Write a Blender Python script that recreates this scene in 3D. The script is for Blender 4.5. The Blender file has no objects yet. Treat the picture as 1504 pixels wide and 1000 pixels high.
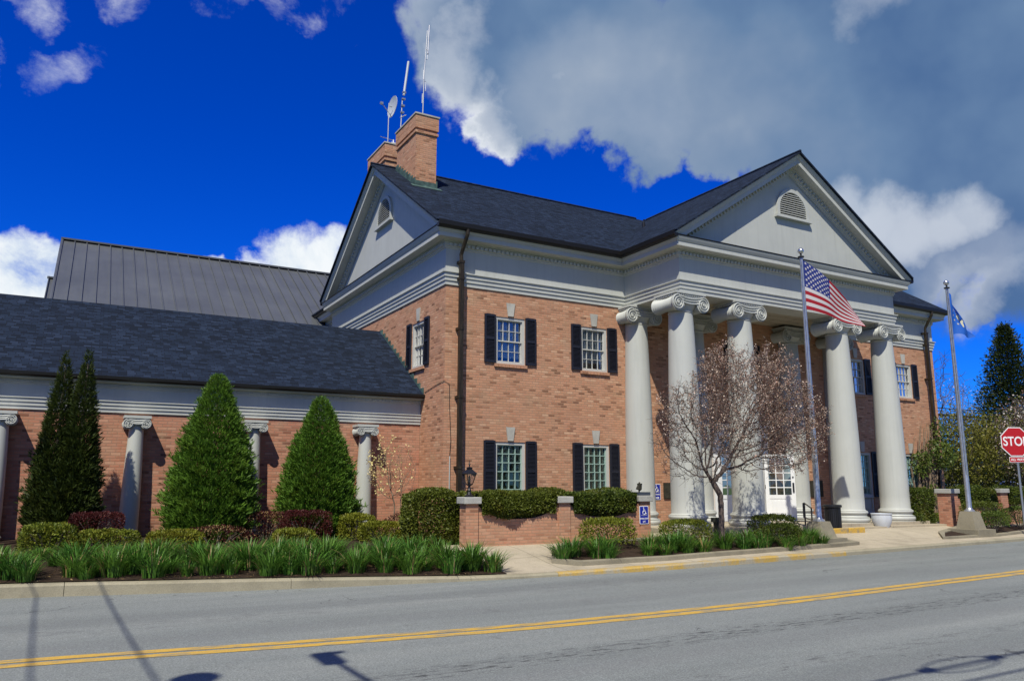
import bpy, bmesh, math, random
import numpy as np
from mathutils import Vector, Matrix
R = math.radians
rng = np.random.default_rng(11)
random.seed(5)
sc = bpy.context.scene
COL = sc.collection

# ------------------------------------------------------------------ mesh helpers
ORG = {}

class MB:
    """collects faces for ONE mesh object"""
    def __init__(self):
        self.v = []; self.f = []; self.m = []; self.cm = 0
    def face(self, pts):
        i = len(self.v); self.v += [tuple(p) for p in pts]
        self.f.append(tuple(range(i, i + len(pts)))); self.m.append(self.cm)
    def box(self, x0, y0, z0, x1, y1, z1):
        self.hexa([(x0,y0),(x1,y0),(x1,y1),(x0,y1)], z0, z1)
    def hexa(self, poly, z0, z1):
        """vertical prism, poly counter-clockwise"""
        i = len(self.v); n = len(poly)
        self.v += [(p[0],p[1],z0) for p in poly] + [(p[0],p[1],z1) for p in poly]
        self.f.append(tuple(range(i+n-1, i-1, -1))); self.f.append(tuple(range(i+n, i+2*n)))
        for k in range(n):
            a, b = i+k, i+(k+1) % n
            self.f.append((a, b, b+n, a+n))
        self.m += [self.cm]*(n+2)
    def obox(self, c, ax, ay, az):
        """box from centre and three half-axis vectors"""
        c, ax, ay, az = map(Vector, (c, ax, ay, az))
        i = len(self.v)
        for s in (-1, 1):
            for a, b in ((-1,-1),(1,-1),(1,1),(-1,1)):
                self.v.append(tuple(c + ax*a + ay*b + az*s))
        for q in ((3,2,1,0),(4,5,6,7),(0,1,5,4),(1,2,6,5),(2,3,7,6),(3,0,4,7)):
            self.f.append(tuple(i+k for k in q))
        self.m += [self.cm]*6
    def tube(self, pts, rad, n=8, caps=True):
        pts = [Vector(p) for p in pts]
        if not hasattr(rad, '__len__'): rad = [rad]*len(pts)
        rings = []; up = None
        for k, p in enumerate(pts):
            t = (pts[min(k+1, len(pts)-1)] - pts[max(k-1, 0)]).normalized()
            if up is None:
                up = Vector((0,0,1)) if abs(t.z) < .9 else Vector((1,0,0))
            a = t.cross(up)
            if a.length < 1e-6: a = t.cross(Vector((0.3,1,0.2)))
            a.normalize(); b = t.cross(a).normalized(); up = -b if False else a.cross(t)
            i = len(self.v)
            for j in range(n):
                w = 2*math.pi*j/n
                self.v.append(tuple(p + (a*math.cos(w) + b*math.sin(w))*rad[k]))
            rings.append(i)
        for k in range(len(rings)-1):
            for j in range(n):
                j2 = (j+1) % n
                self.f.append((rings[k]+j, rings[k]+j2, rings[k+1]+j2, rings[k+1]+j)); self.m.append(self.cm)
        if caps:
            self.f.append(tuple(rings[0]+j for j in range(n-1,-1,-1))); self.m.append(self.cm)
            self.f.append(tuple(rings[-1]+j for j in range(n))); self.m.append(self.cm)
    def lathe(self, prof, c, n=24, axis='z', caps=True):
        """prof = [(radius, height)]"""
        c = Vector(c); rings = []
        for r, h in prof:
            i = len(self.v)
            for j in range(n):
                w = 2*math.pi*j/n
                a, b = r*math.cos(w), r*math.sin(w)
                o = {'z': (a,b,h), 'y': (a,h,-b), 'x': (h,a,b)}[axis]
                self.v.append(tuple(c + Vector(o)))
            rings.append(i)
        for k in range(len(rings)-1):
            for j in range(n):
                j2 = (j+1) % n
                self.f.append((rings[k]+j, rings[k]+j2, rings[k+1]+j2, rings[k+1]+j)); self.m.append(self.cm)
        if caps:
            self.f.append(tuple(rings[0]+j for j in range(n-1,-1,-1))); self.m.append(self.cm)
            self.f.append(tuple(rings[-1]+j for j in range(n))); self.m.append(self.cm)
    def sphere(self, c, r, n=14, sz=1):
        self.lathe([(r*math.sin(math.pi*k/8)+1e-5, -r*sz*math.cos(math.pi*k/8)) for k in range(9)], c, n)
    def sweep(self, path, prof, close_ends=True):
        """horizontal moulding: profile (outward distance, z) along an x,y path; outward = right of travel"""
        P = [Vector(p) for p in path]; N = []
        for k in range(len(P)-1):
            d = (P[k+1]-P[k]).normalized(); N.append(Vector((d.y, -d.x)))
        off = []
        for k in range(len(P)):
            if k == 0: off.append(N[0])
            elif k == len(P)-1: off.append(N[-1])
            else:
                s = N[k-1]+N[k]; off.append(s/(s.dot(N[k])))
        i = len(self.v); m = len(prof)
        for k in range(len(P)):
            for d, z in prof:
                q = P[k]+off[k]*d; self.v.append((q.x, q.y, z))
        for k in range(len(P)-1):
            for j in range(m-1):
                a = i+k*m+j
                self.f.append((a, a+m, a+m+1, a+1)); self.m.append(self.cm)
        if close_ends:
            self.f.append(tuple(i+j for j in range(m))); self.m.append(self.cm)
            e = i+(len(P)-1)*m
            self.f.append(tuple(e+j for j in range(m-1,-1,-1))); self.m.append(self.cm)
    def dentils(self, path, z0, z1, d0, d1, w, gap):
        for k in range(len(path)-1):
            a, b = Vector(path[k]), Vector(path[k+1]); L = (b-a).length; d = (b-a)/L; n = Vector((d.y,-d.x))
            cnt = int(L/(w+gap)); st = L/cnt
            for j in range(cnt):
                c = a + d*(st*(j+.5)) + n*((d0+d1)/2)
                self.obox((c.x,c.y,(z0+z1)/2), (d.x*w/2,d.y*w/2,0), (n.x*(d1-d0)/2,n.y*(d1-d0)/2,0), (0,0,(z1-z0)/2))
    def build(self, name, mats, parent=None, at=None, smooth=False, merge=False):
        org = Vector(at) if at is not None else (ORG.get(parent.name, Vector()) if parent else Vector())
        me = bpy.data.meshes.new(name)
        me.from_pydata([tuple(Vector(p)-org) for p in self.v], [], self.f)
        if not isinstance(mats, (list, tuple)): mats = [mats]
        for m in mats: me.materials.append(m)
        me.polygons.foreach_set('material_index', self.m)
        if merge or smooth:
            bm = bmesh.new(); bm.from_mesh(me)
            bmesh.ops.remove_doubles(bm, verts=bm.verts, dist=1e-5)
            bm.to_mesh(me); bm.free()
        face_uv(me, org)
        if smooth:
            me.polygons.foreach_set('use_smooth', [True]*len(me.polygons))
            me.set_sharp_from_angle(angle=R(38))
        return link(name, me, parent, org)

def face_uv(me, org):
    uv = me.uv_layers.new(name='UVMap')
    for p in me.polygons:
        n = p.normal
        if abs(n.z) > .985: u, v = Vector((1,0,0)), Vector((0,1,0))
        else:
            u = Vector((0,0,1)).cross(n).normalized(); v = n.cross(u)
        for li in p.loop_indices:
            c = me.vertices[me.loops[li].vertex_index].co + org
            uv.data[li].uv = (c.dot(u), c.dot(v))

def link(name, me, parent, org):
    o = bpy.data.objects.new(name, me); COL.objects.link(o)
    if parent:
        o.parent = parent
        ORG[o.name] = org
    else:
        o.location = org; ORG[o.name] = Vector(org)
    return o

def empty(name, loc, label, cat, group=None):
    o = bpy.data.objects.new(name, None); COL.objects.link(o); o.location = loc
    o.empty_display_size = .1
    ORG[o.name] = Vector(loc); tag(o, label, cat, group); return o

def tag(o, label=None, cat=None, group=None, kind=None):
    if label: o['label'] = label
    if cat: o['category'] = cat
    if group: o['group'] = group
    if kind: o['kind'] = kind
    return o

def cards(name, P, U, V, mats, parent=None, at=None, rnd=None, midx=None):
    """many small leaf faces: P base, V length vector, U width vector (n,3 arrays) -> one mesh"""
    org = np.array(at if at is not None else (ORG.get(parent.name, Vector()) if parent else (0,0,0)), float)
    n = len(P); me = bpy.data.meshes.new(name)
    W = np.cross(U, V); W /= (np.linalg.norm(W, axis=1, keepdims=True)+1e-9)
    ul = np.linalg.norm(U, axis=1, keepdims=True)
    q = np.stack([P, P+V*.5+U*.5+W*ul*.18, P+V, P+V*.5-U*.5+W*ul*.18], 1)-org
    me.vertices.add(n*4); me.vertices.foreach_set('co', q.reshape(-1).astype(np.float32))
    me.loops.add(n*4); me.loops.foreach_set('vertex_index', np.arange(n*4, dtype=np.int32))
    me.polygons.add(n); me.polygons.foreach_set('loop_start', np.arange(0, n*4, 4, dtype=np.int32))
    me.polygons.foreach_set('loop_total', np.full(n, 4, dtype=np.int32))
    if not isinstance(mats, (list, tuple)): mats = [mats]
    for m in mats: me.materials.append(m)
    if midx is not None: me.polygons.foreach_set('material_index', midx.astype(np.int32))
    a = me.attributes.new('rnd', 'FLOAT', 'FACE')
    a.data.foreach_set('value', (rng.random(n) if rnd is None else rnd).astype(np.float32))
    me.update(calc_edges=True); me.validate()
    return link(name, me, parent, Vector(org))

def unit(a): return a/(np.linalg.norm(a, axis=-1, keepdims=True)+1e-9)
def rdir(n): return unit(rng.normal(size=(n,3)))

# ------------------------------------------------------------------ materials
def mat(name, base=(.5,.5,.5), rough=.6, metal=0, spec=.5):
    m = bpy.data.materials.new(name); m.use_nodes = True
    b = m.node_tree.nodes['Principled BSDF']
    b.inputs['Base Color'].default_value = (*base, 1); b.inputs['Roughness'].default_value = rough
    b.inputs['Metallic'].default_value = metal; b.inputs['Specular IOR Level'].default_value = spec
    return m
class NT:
    def __init__(self, m):
        self.t = m.node_tree; self.b = self.t.nodes.get('Principled BSDF')
    def n(self, typ, **k):
        o = self.t.nodes.new(typ)
        for a, v in k.items():
            if a.startswith('i_'): o.inputs[a[2:].replace('_',' ')].default_value = v
            else: setattr(o, a, v)
        return o
    def l(self, a, b): self.t.links.new(a, b)
    def ramp(self, fac, stops):
        r = self.n('ShaderNodeValToRGB'); e = r.color_ramp.elements
        while len(e) > 1: e.remove(e[-1])
        e[0].position = stops[0][0]; e[0].color = (*stops[0][1], 1)
        for p, c in stops[1:]:
            x = e.new(p); x.color = (*c, 1)
        self.l(fac, r.inputs['Fac']); return r.outputs['Color']
    def noise(self, co, scale, detail=4, rough=.55, dist=0):
        x = self.n('ShaderNodeTexNoise'); x.inputs['Scale'].default_value = scale; x.inputs['Detail'].default_value = detail
        x.inputs['Roughness'].default_value = rough; x.inputs['Distortion'].default_value = dist
        if co is not None: self.l(co, x.inputs['Vector'])
        return x.outputs['Fac']
    def mix(self, fac, a, b, typ='MIX'):
        x = self.n('ShaderNodeMix', data_type='RGBA', blend_type=typ)
        for s, v in ((x.inputs[0], fac), (x.inputs[6], a), (x.inputs[7], b)):
            if hasattr(v, 'is_linked') or hasattr(v, 'links'): self.l(v, s)
            elif isinstance(v, (int, float)): s.default_value = v
            else: s.default_value = (*v, 1)
        return x.outputs[2]
    def math(self, op, a, b=None, c=None, clamp=False):
        x = self.n('ShaderNodeMath', operation=op, use_clamp=clamp)
        for k, v in enumerate((a, b, c)):
            if v is None: continue
            if hasattr(v, 'links'): self.l(v, x.inputs[k])
            else: x.inputs[k].default_value = v
        return x.outputs[0]
    def bump(self, h, strength=.3, dist=.01):
        x = self.n('ShaderNodeBump'); x.inputs['Strength'].default_value = strength; x.inputs['Distance'].default_value = dist
        self.l(h, x.inputs['Height']); self.l(x.outputs[0], self.b.inputs['Normal'])
    def obj(self): return self.n('ShaderNodeTexCoord').outputs['Object']
    def pos(self): return self.n('ShaderNodeNewGeometry').outputs['Position']
    def uv(self): return self.n('ShaderNodeUVMap', uv_map='UVMap').outputs[0]
    def base(self, s): self.l(s, self.b.inputs['Base Color'])

def brick_mat(name, cols, mortar, stain=.35):
    m = mat(name, rough=.85, spec=.2); t = NT(m); uv = t.uv()
    bt = t.n('ShaderNodeTexBrick', offset=.5, squash=1); t.l(uv, bt.inputs['Vector'])
    for k, v in dict(Scale=1, Mortar_Size=.008, Mortar_Smooth=.3, Bias=0, Brick_Width=.205, Row_Height=.067).items():
        bt.inputs[k.replace('_',' ')].default_value = v
    bt.inputs['Color1'].default_value = (0,0,0,1); bt.inputs['Color2'].default_value = (1,1,1,1); bt.inputs['Mortar'].default_value = (.5,.5,.5,1)
    c = t.ramp(bt.outputs['Color'], [(0,cols[0]),(.12,cols[1]),(.3,cols[2]),(.55,cols[3]),(.8,cols[4]),(1,cols[5])])
    co = t.pos()
    n1 = t.noise(co, .35, 5, .6); n2 = t.noise(co, 2.2, 4, .6); n3 = t.noise(co, 60, 3)
    c = t.mix(t.ramp(n1, [(.38,(0,0,0)),(.62,(stain,stain,stain))]), c, [x*.86 for x in cols[2]])
    n4 = t.noise(co, 1.1, 5, .7); n5 = t.noise(co, 9, 3, .6)
    c = t.mix(t.ramp(n2, [(.52,(0,0,0)),(.72,(.5,.5,.5))]), c, (.36,.285,.17))
    c = t.mix(t.ramp(n4, [(.50,(0,0,0)),(.70,(.45,.45,.45))]), c, (.55,.27,.19))
    c = t.mix(t.ramp(n5, [(.42,(0,0,0)),(.7,(.42,.42,.42))]), c, t.mix(bt.outputs['Color'], (.24,.12,.075), (.60,.38,.26)))
    sz = t.n('ShaderNodeSeparateXYZ'); t.l(co, sz.inputs[0])
    damp = t.math('MULTIPLY', t.math('SUBTRACT', 1, t.math('DIVIDE', sz.outputs[2], 1.1), clamp=True), t.ramp(t.noise(co, 2.6, 5, .7), [(.35,(0,0,0)),(.65,(.55,.55,.55))]))
    c = t.mix(damp, c, (.20,.125,.085))
    c = t.mix(bt.outputs['Fac'], c, mortar)  # mortar tone darkened so the joints read as shaded
    c = t.mix(.5, c, t.mix(n3, (.55,.55,.55), (1.25,1.25,1.25)), 'MULTIPLY') if False else c
    t.base(c)
    h = t.math('SUBTRACT', t.math('MULTIPLY', n3, .25), bt.outputs['Fac'])
    t.bump(h, .6, .008)
    return m
M = {}
M['brick'] = brick_mat('brick_tan', [(.19,.09,.052),(.41,.19,.108),(.50,.25,.145),(.57,.285,.165),(.50,.225,.13),(.63,.38,.235)], (.38,.235,.15))
M['brick_red'] = brick_mat('brick_red', [(.17,.075,.048),(.37,.15,.090),(.46,.20,.122),(.52,.23,.142),(.45,.17,.103),(.58,.31,.20)], (.36,.21,.14), .25)

def paint(name, c, rough=.55, amt=.10):
    m = mat(name, c, rough, 0, .35); t = NT(m); co = t.pos()
    n = t.noise(co, 1.3, 6, .65); n2 = t.noise(co, 14, 4)
    a = t.mix(t.ramp(n, [(.35,(0,0,0)),(.7,(1,1,1))]), [x*(1-amt) for x in c], [x*(1+amt*.5) for x in c])
    # rain streaks that run down the wall
    mp = t.n('ShaderNodeMapping'); mp.inputs['Scale'].default_value = (7,7,.35); t.l(co, mp.inputs['Vector'])
    s = t.noise(mp.outputs[0], 1.4, 4)
    a = t.mix(t.ramp(s, [(.50,(0,0,0)),(.80,(.38,.38,.38))]), a, [x*.72 for x in c])
    t.base(a); t.bump(n2, .08, .006)
    return m
M['trim'] = paint('trim_paint', (.485,.492,.455), .55, .06)
M['column'] = paint('column_paint', (.48,.487,.45), .5, .04)
M['white'] = paint('white_paint', (.80,.80,.79), .4, .04)
M['winframe'] = paint('window_white', (.52,.51,.47), .45, .05)
M['greenframe'] = paint('pale_green_muntin', (.30,.42,.36), .45, .05)
M['ceiling'] = None

def shingle_mat():
    m = mat('shingles', rough=.95, spec=.12); t = NT(m); uv = t.uv()
    bt = t.n('ShaderNodeTexBrick', offset=.37, offset_frequency=2, squash=1.15, squash_frequency=3); t.l(uv, bt.inputs['Vector'])
    for k, v in dict(Scale=1, Mortar_Size=.006, Mortar_Smooth=.3, Bias=-.1, Brick_Width=.17, Row_Height=.095).items():
        bt.inputs[k.replace('_',' ')].default_value = v
    bt.inputs['Color1'].default_value = (0,0,0,1); bt.inputs['Color2'].default_value = (1,1,1,1)
    c = t.ramp(bt.outputs['Color'], [(0,(.007,.011,.020)),(.3,(.0115,.0185,.036)),(.7,(.0155,.0255,.049)),(1,(.028,.042,.078))])
    n = t.noise(uv, 90, 3); n1 = t.noise(uv, .5, 4)
    c = t.mix(t.math('MULTIPLY', n, .25), c, (.020,.028,.046))
    c = t.mix(t.ramp(n1, [(.45,(0,0,0)),(.8,(.2,.2,.2))]), c, (.014,.020,.036))
    c = t.mix(bt.outputs['Fac'], c, (.008,.009,.013))
    t.base(c)
    # each course steps down over the one below it
    sx = t.n('ShaderNodeSeparateXYZ'); t.l(uv, sx.inputs[0])
    fr = t.math('FRACT', t.math('DIVIDE', sx.outputs[1], .095))
    h = t.math('ADD', t.math('MULTIPLY', t.math('SUBTRACT', 1, fr), .8), t.math('MULTIPLY', bt.outputs['Color'], .4))
    h = t.math('ADD', h, t.math('MULTIPLY', n, .3))
    t.bump(h, .55, .012)
    return m
M['shingle'] = shingle_mat()

def asphalt_mat():
    m = mat('asphalt', rough=.9, spec=.25); t = NT(m); p = t.pos()
    sx = t.n('ShaderNodeSeparateXYZ'); t.l(p, sx.inputs[0]); X, Y = sx.outputs[0], sx.outputs[1]
    mp = t.n('ShaderNodeMapping'); mp.inputs['Scale'].default_value = (.12,1.1,1); t.l(p, mp.inputs['Vector'])
    big = t.noise(mp.outputs[0], 1.0, 5, .6); fine = t.noise(p, 55, 4, .75); mid = t.noise(p, 5, 5, .65)
    grit = t.noise(p, 160, 2, .6)
    c = t.ramp(big, [(.3,(.185,.198,.192)),(.5,(.225,.24,.231)),(.72,(.27,.282,.268))])
    c = t.mix(.6, c, t.ramp(fine, [(.3,(.35,.35,.35)),(.5,(.95,.95,.95)),(.72,(1.6,1.6,1.55))]), 'MULTIPLY')
    c = t.mix(.45, c, t.ramp(grit, [(.35,(.3,.3,.3)),(.55,(1,1,1)),(.75,(1.9,1.9,1.8))]), 'MULTIPLY')
    c = t.mix(t.ramp(mid, [(.5,(0,0,0)),(.78,(.4,.4,.4))]), c, (.175,.177,.172))
    # worn, speckled strip along the near lane
    def strip(y0, k, w, amount, ns):
        yy = t.math('SUBTRACT', Y, t.math('ADD', y0, t.math('MULTIPLY', X, k)))
        a = t.math('SUBTRACT', 1, t.math('DIVIDE', t.math('ABSOLUTE', yy), w), clamp=True)
        mp2 = t.n('ShaderNodeMapping'); mp2.inputs['Scale'].default_value = (2.2,9,1); t.l(p, mp2.inputs['Vector'])
        nn = t.noise(mp2.outputs[0], ns, 5, .75)
        return t.math('MULTIPLY', t.math('MULTIPLY', a, 2.2, clamp=True), t.math('MULTIPLY', t.math('SUBTRACT', nn, .5), amount, clamp=True), clamp=True)
    c = t.mix(strip(-11.28, .022, .30, 7, 1.7), c, (.045,.044,.046))
    c = t.mix(strip(-12.75, .012, .22, 4, 1.2), c, (.08,.08,.08))
    c = t.mix(strip(-7.1, .06, .35, 3, .8), c, (.10,.10,.105))
    def lane(y0, w, dark):
        yy = t.math('SUBTRACT', Y, t.math('ADD', y0, t.math('MULTIPLY', X, .012)))
        a = t.math('SUBTRACT', 1, t.math('POWER', t.math('DIVIDE', t.math('ABSOLUTE', yy), w), 2), clamp=True)
        return t.math('MULTIPLY', a, t.ramp(t.noise(mp.outputs[0], 2.0, 5, .6), [(.3,(dark*.4,)*3),(.7,(dark,)*3)]))
    for y0, w_ in ((-6.9,.38),(-8.5,.38),(-11.9,.36),(-13.4,.36)): c = t.mix(lane(y0, w_, .45), c, (.15,.155,.155))
    stn = t.noise(p, 1.7, 5, .75); c = t.mix(t.ramp(stn, [(.60,(0,0,0)),(.74,(.5,.5,.5))]), c, (.095,.095,.095))
    vg = t.n('ShaderNodeTexVoronoi'); vg.inputs['Scale'].default_value = 75; t.l(p, vg.inputs['Vector'])
    c = t.mix(.35, c, t.ramp(vg.outputs['Color'], [(0,(.35,.35,.35)),(.5,(.95,.95,.95)),(1,(1.8,1.8,1.75))]), 'MULTIPLY')
    # cracks
    vo = t.n('ShaderNodeTexVoronoi', feature='DISTANCE_TO_EDGE'); vo.inputs['Scale'].default_value = .42
    nz = t.n('ShaderNodeTexNoise'); nz.inputs['Scale'].default_value = 1.6; nz.inputs['Detail'].default_value = 6; t.l(p, nz.inputs['Vector'])
    va = t.n('ShaderNodeVectorMath', operation='MULTIPLY_ADD'); t.l(nz.outputs['Color'], va.inputs[0]); va.inputs[1].default_value = (1.6,1.6,0); t.l(p, va.inputs[2])
    t.l(va.outputs[0], vo.inputs['Vector'])
    cr = t.math('LESS_THAN', vo.outputs['Distance'], .004)
    cr = t.math('MULTIPLY', cr, t.math('GREATER_THAN', t.noise(p, .5, 2), .60))
    c = t.mix(t.math('MULTIPLY', cr, .6), c, (.05,.05,.05))
    t.base(c); t.bump(t.math('ADD', fine, t.math('MULTIPLY', grit, .6)), .5, .01)
    return m
M['asphalt'] = asphalt_mat()

def ground_mat(name, stops, scale, rough=.9, bump=.4, fine=60):
    m = mat(name, rough=rough, spec=.2); t = NT(m); p = t.pos()
    a = t.noise(p, scale, 6, .65); b = t.noise(p, fine, 4, .7)
    c = t.ramp(a, stops)
    c = t.mix(.5, c, t.ramp(b, [(.3,(.5,.5,.5)),(.7,(1.4,1.4,1.4))]), 'MULTIPLY')
    t.base(c); t.bump(b, bump, .01); return m
def concrete(name, c, joint=0):
    m = mat(name, rough=.85, spec=.2); t = NT(m); p = t.pos()
    a = t.noise(p, 1.1, 6, .65); b = t.noise(p, 70, 4, .7); d = t.noise(p, 6, 5, .7)
    col = t.ramp(a, [(.3,[x*.78 for x in c]),(.5,c),(.72,[x*1.14 for x in c])])
    col = t.mix(t.ramp(d, [(.52,(0,0,0)),(.78,(.55,.55,.55))]), col, [x*.6 for x in c])
    col = t.mix(.5, col, t.ramp(b, [(.3,(.55,.55,.55)),(.7,(1.35,1.35,1.35))]), 'MULTIPLY')
    if joint:
        uv = t.uv(); bt = t.n('ShaderNodeTexBrick', offset=0); t.l(uv, bt.inputs['Vector'])
        for k, v in dict(Scale=1, Mortar_Size=.012, Brick_Width=joint, Row_Height=joint).items():
            bt.inputs[k.replace('_',' ')].default_value = v
        col = t.mix(t.math('MULTIPLY', bt.outputs['Fac'], .65), col, [x*.4 for x in c])
    t.base(col); t.bump(b, .35, .008); return m
M['sidewalk'] = concrete('sidewalk_concrete', (.42,.36,.265), 1.5)
M['kerb'] = concrete('kerb_concrete', (.32,.285,.20))
M['stone'] = concrete('pale_stone', (.46,.44,.39))
M['cap'] = concrete('cap_stone', (.42,.41,.37))
M['oldconc'] = concrete('weathered_concrete', (.26,.23,.165))
M['mulch'] = ground_mat('mulch', [(.3,(.018,.011,.007)),(.6,(.045,.028,.018)),(.8,(.09,.06,.04))], 9, fine=45, bump=1)
M['soil'] = ground_mat('soil_grass', [(.3,(.03,.055,.012)),(.6,(.06,.10,.02)),(.8,(.09,.10,.04))], 3)

def yellow_paint():
    m = mat('yellow_line', (.6,.36,.03), .7); t = NT(m); p = t.pos()
    mp = t.n('ShaderNodeMapping'); mp.inputs['Scale'].default_value = (.8,3.5,1); t.l(p, mp.inputs['Vector'])
    n = t.noise(mp.outputs[0], 3.0, 7, .75); f = t.noise(p, 70, 3)
    c = t.mix(t.ramp(n, [(.41,(.85,.85,.85)),(.52,(.05,.05,.05))]), (.60,.36,.045), (.23,.21,.16))
    c = t.mix(.4, c, t.ramp(f, [(.3,(.45,.45,.45)),(.65,(1.3,1.3,1.3))]), 'MULTIPLY')
    t.base(c); t.bump(f, .4, .006); return m
M['yellow'] = yellow_paint()
def kerb_yellow():
    m = mat('kerb_yellow', rough=.8); t = NT(m); p = t.pos()
    n = t.noise(p, 1.8, 6, .7); f = t.noise(p, 60, 3)
    c = t.mix(t.ramp(n, [(.45,(0,0,0)),(.58,(1,1,1))]), (.36,.315,.225), (.46,.30,.07))
    c = t.mix(.4, c, t.ramp(f, [(.3,(.5,.5,.5)),(.65,(1.3,1.3,1.3))]), 'MULTIPLY')
    t.base(c); return m
M['kerb_yellow'] = kerb_yellow()

def leafm(name, a, b, rough=.5, trans=.25):
    """leaf colour varies from leaf to leaf between a and b"""
    m = mat(name, a, rough, 0, .3); t = NT(m)
    at = t.n('ShaderNodeAttribute', attribute_name='rnd')
    c = t.mix(at.outputs['Fac'], a, b)
    oi = t.n('ShaderNodeObjectInfo'); c = t.mix(t.math('MULTIPLY', oi.outputs['Random'], .45), c, [x*y for x, y in zip(b, (1.25,1.0,.8))])
    pn = t.noise(t.pos(), 2.4, 4, .7); c = t.mix(t.ramp(pn, [(.52,(0,0,0)),(.75,(.55,.55,.55))]), c, [(x+y)*.5*z for x, y, z in zip(a, b, (1.9,1.0,.8))])
    t.base(c)
    tr = t.n('ShaderNodeBsdfTranslucent'); t.l(c, tr.inputs['Color'])
    mx = t.n('ShaderNodeMixShader'); mx.inputs[0].default_value = trans
    out = t.t.nodes['Material Output']
    t.l(t.b.outputs[0], mx.inputs[1]); t.l(tr.outputs[0], mx.inputs[2]); t.l(mx.outputs[0], out.inputs['Surface'])
    return m
M['arbor_dark'] = leafm('arborvitae_dark', (.013,.028,.006), (.060,.085,.014))
M['arbor'] = leafm('arborvitae_green', (.021,.074,.008), (.135,.265,.030))
M['yew'] = leafm('yew_hedge', (.022,.044,.007), (.125,.165,.022))
M['box'] = leafm('golden_box', (.055,.095,.010), (.22,.25,.025))
M['barberry'] = leafm('barberry', (.030,.007,.008), (.095,.022,.020))
M['lily'] = leafm('daylily_leaf', (.028,.105,.014), (.11,.25,.036), .4)
M['dry'] = leafm('dry_leaf', (.20,.14,.06), (.36,.28,.14))
M['blossom'] = leafm('pear_blossom', (.32,.22,.17), (.74,.66,.58))
M['bud'] = leafm('bud_brown', (.11,.058,.042), (.27,.17,.13))
M['dogwood'] = leafm('dogwood_flower', (.55,.55,.20), (.85,.82,.45))
M['olive'] = leafm('olive_leaf', (.07,.085,.012), (.18,.19,.03))
M['ivy'] = leafm('ivy_leaf', (.035,.075,.012), (.12,.17,.03))
M['bgcon'] = leafm('far_conifer', (.010,.024,.008), (.042,.065,.016))
M['pinkwhite'] = leafm('white_pink_blossom', (.36,.30,.26), (.78,.72,.66))
M['grass'] = leafm('grass_blade', (.05,.10,.015), (.14,.2,.03))
def bark(name, a, b):
    m = mat(name, a, .95, 0, .15); t = NT(m); p = t.pos()
    mp = t.n('ShaderNodeMapping'); mp.inputs['Scale'].default_value = (14,14,3); t.l(p, mp.inputs['Vector'])
    n = t.noise(mp.outputs[0], 2.5, 6, .7); t.base(t.ramp(n, [(.35,a),(.65,b)])); t.bump(n, .6, .012); return m
M['bark'] = bark('bark_grey', (.045,.034,.028), (.15,.125,.105))
M['pearbark'] = bark('bark_pear', (.055,.042,.036), (.165,.125,.105))
M['twig'] = bark('bark_twig', (.07,.045,.035), (.18,.13,.10))
M['barktan'] = bark('bark_tan', (.12,.085,.055), (.27,.20,.14))
M['navy'] = mat('shutter_paint', (.010,.011,.020), .5)
M['black'] = mat('black_metal', (.012,.012,.013), .4)
M['galv'] = mat('galvanised', (.45,.46,.47), .42, .85)
def alu():
    m = mat('brushed_pole', (.55,.56,.57), .38, .8); t = NT(m); n = t.noise(t.pos(), 9, 5); t.base(t.ramp(n, [(.3,(.42,.43,.44)),(.7,(.62,.63,.64))])); return m
M['alu'] = alu()
M['chrome'] = mat('ball_finish', (.7,.7,.72), .18, .9)
def copper():
    m = mat('aged_copper', rough=.5, metal=.35); t = NT(m); p = t.pos()
    mp = t.n('ShaderNodeMapping'); mp.inputs['Scale'].default_value = (8,8,.7); t.l(p, mp.inputs['Vector'])
    n = t.noise(mp.outputs[0], 2, 6, .7)
    t.base(t.ramp(n, [(.3,(.010,.008,.006)),(.52,(.036,.026,.015)),(.68,(.085,.066,.042)),(.82,(.20,.22,.19))])); return m
M['copper'] = copper()
M['gutter'] = mat('dark_gutter', (.013,.012,.010), .45, .3)
M['verdigris'] = ground_mat('verdigris', [(.3,(.03,.05,.045)),(.5,(.065,.11,.10)),(.75,(.12,.20,.18))], 5, .6)
M['seam'] = None
def metalroof():
    m = mat('standing_seam_steel', (.095,.102,.108), .42, .2); t = NT(m); p = t.pos()
    n = t.noise(p, .6, 5, .6); mp = t.n('ShaderNodeMapping'); mp.inputs['Scale'].default_value = (5,.5,.5); t.l(p, mp.inputs['Vector'])
    s = t.noise(mp.outputs[0], 1, 4)
    c = t.ramp(n, [(.3,(.092,.098,.106)),(.7,(.125,.132,.138))]); c = t.mix(t.ramp(s,[(.45,(0,0,0)),(.75,(.4,.4,.4))]), c, (.075,.08,.086))
    t.base(c); return m
M['metalroof'] = metalroof()
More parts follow.
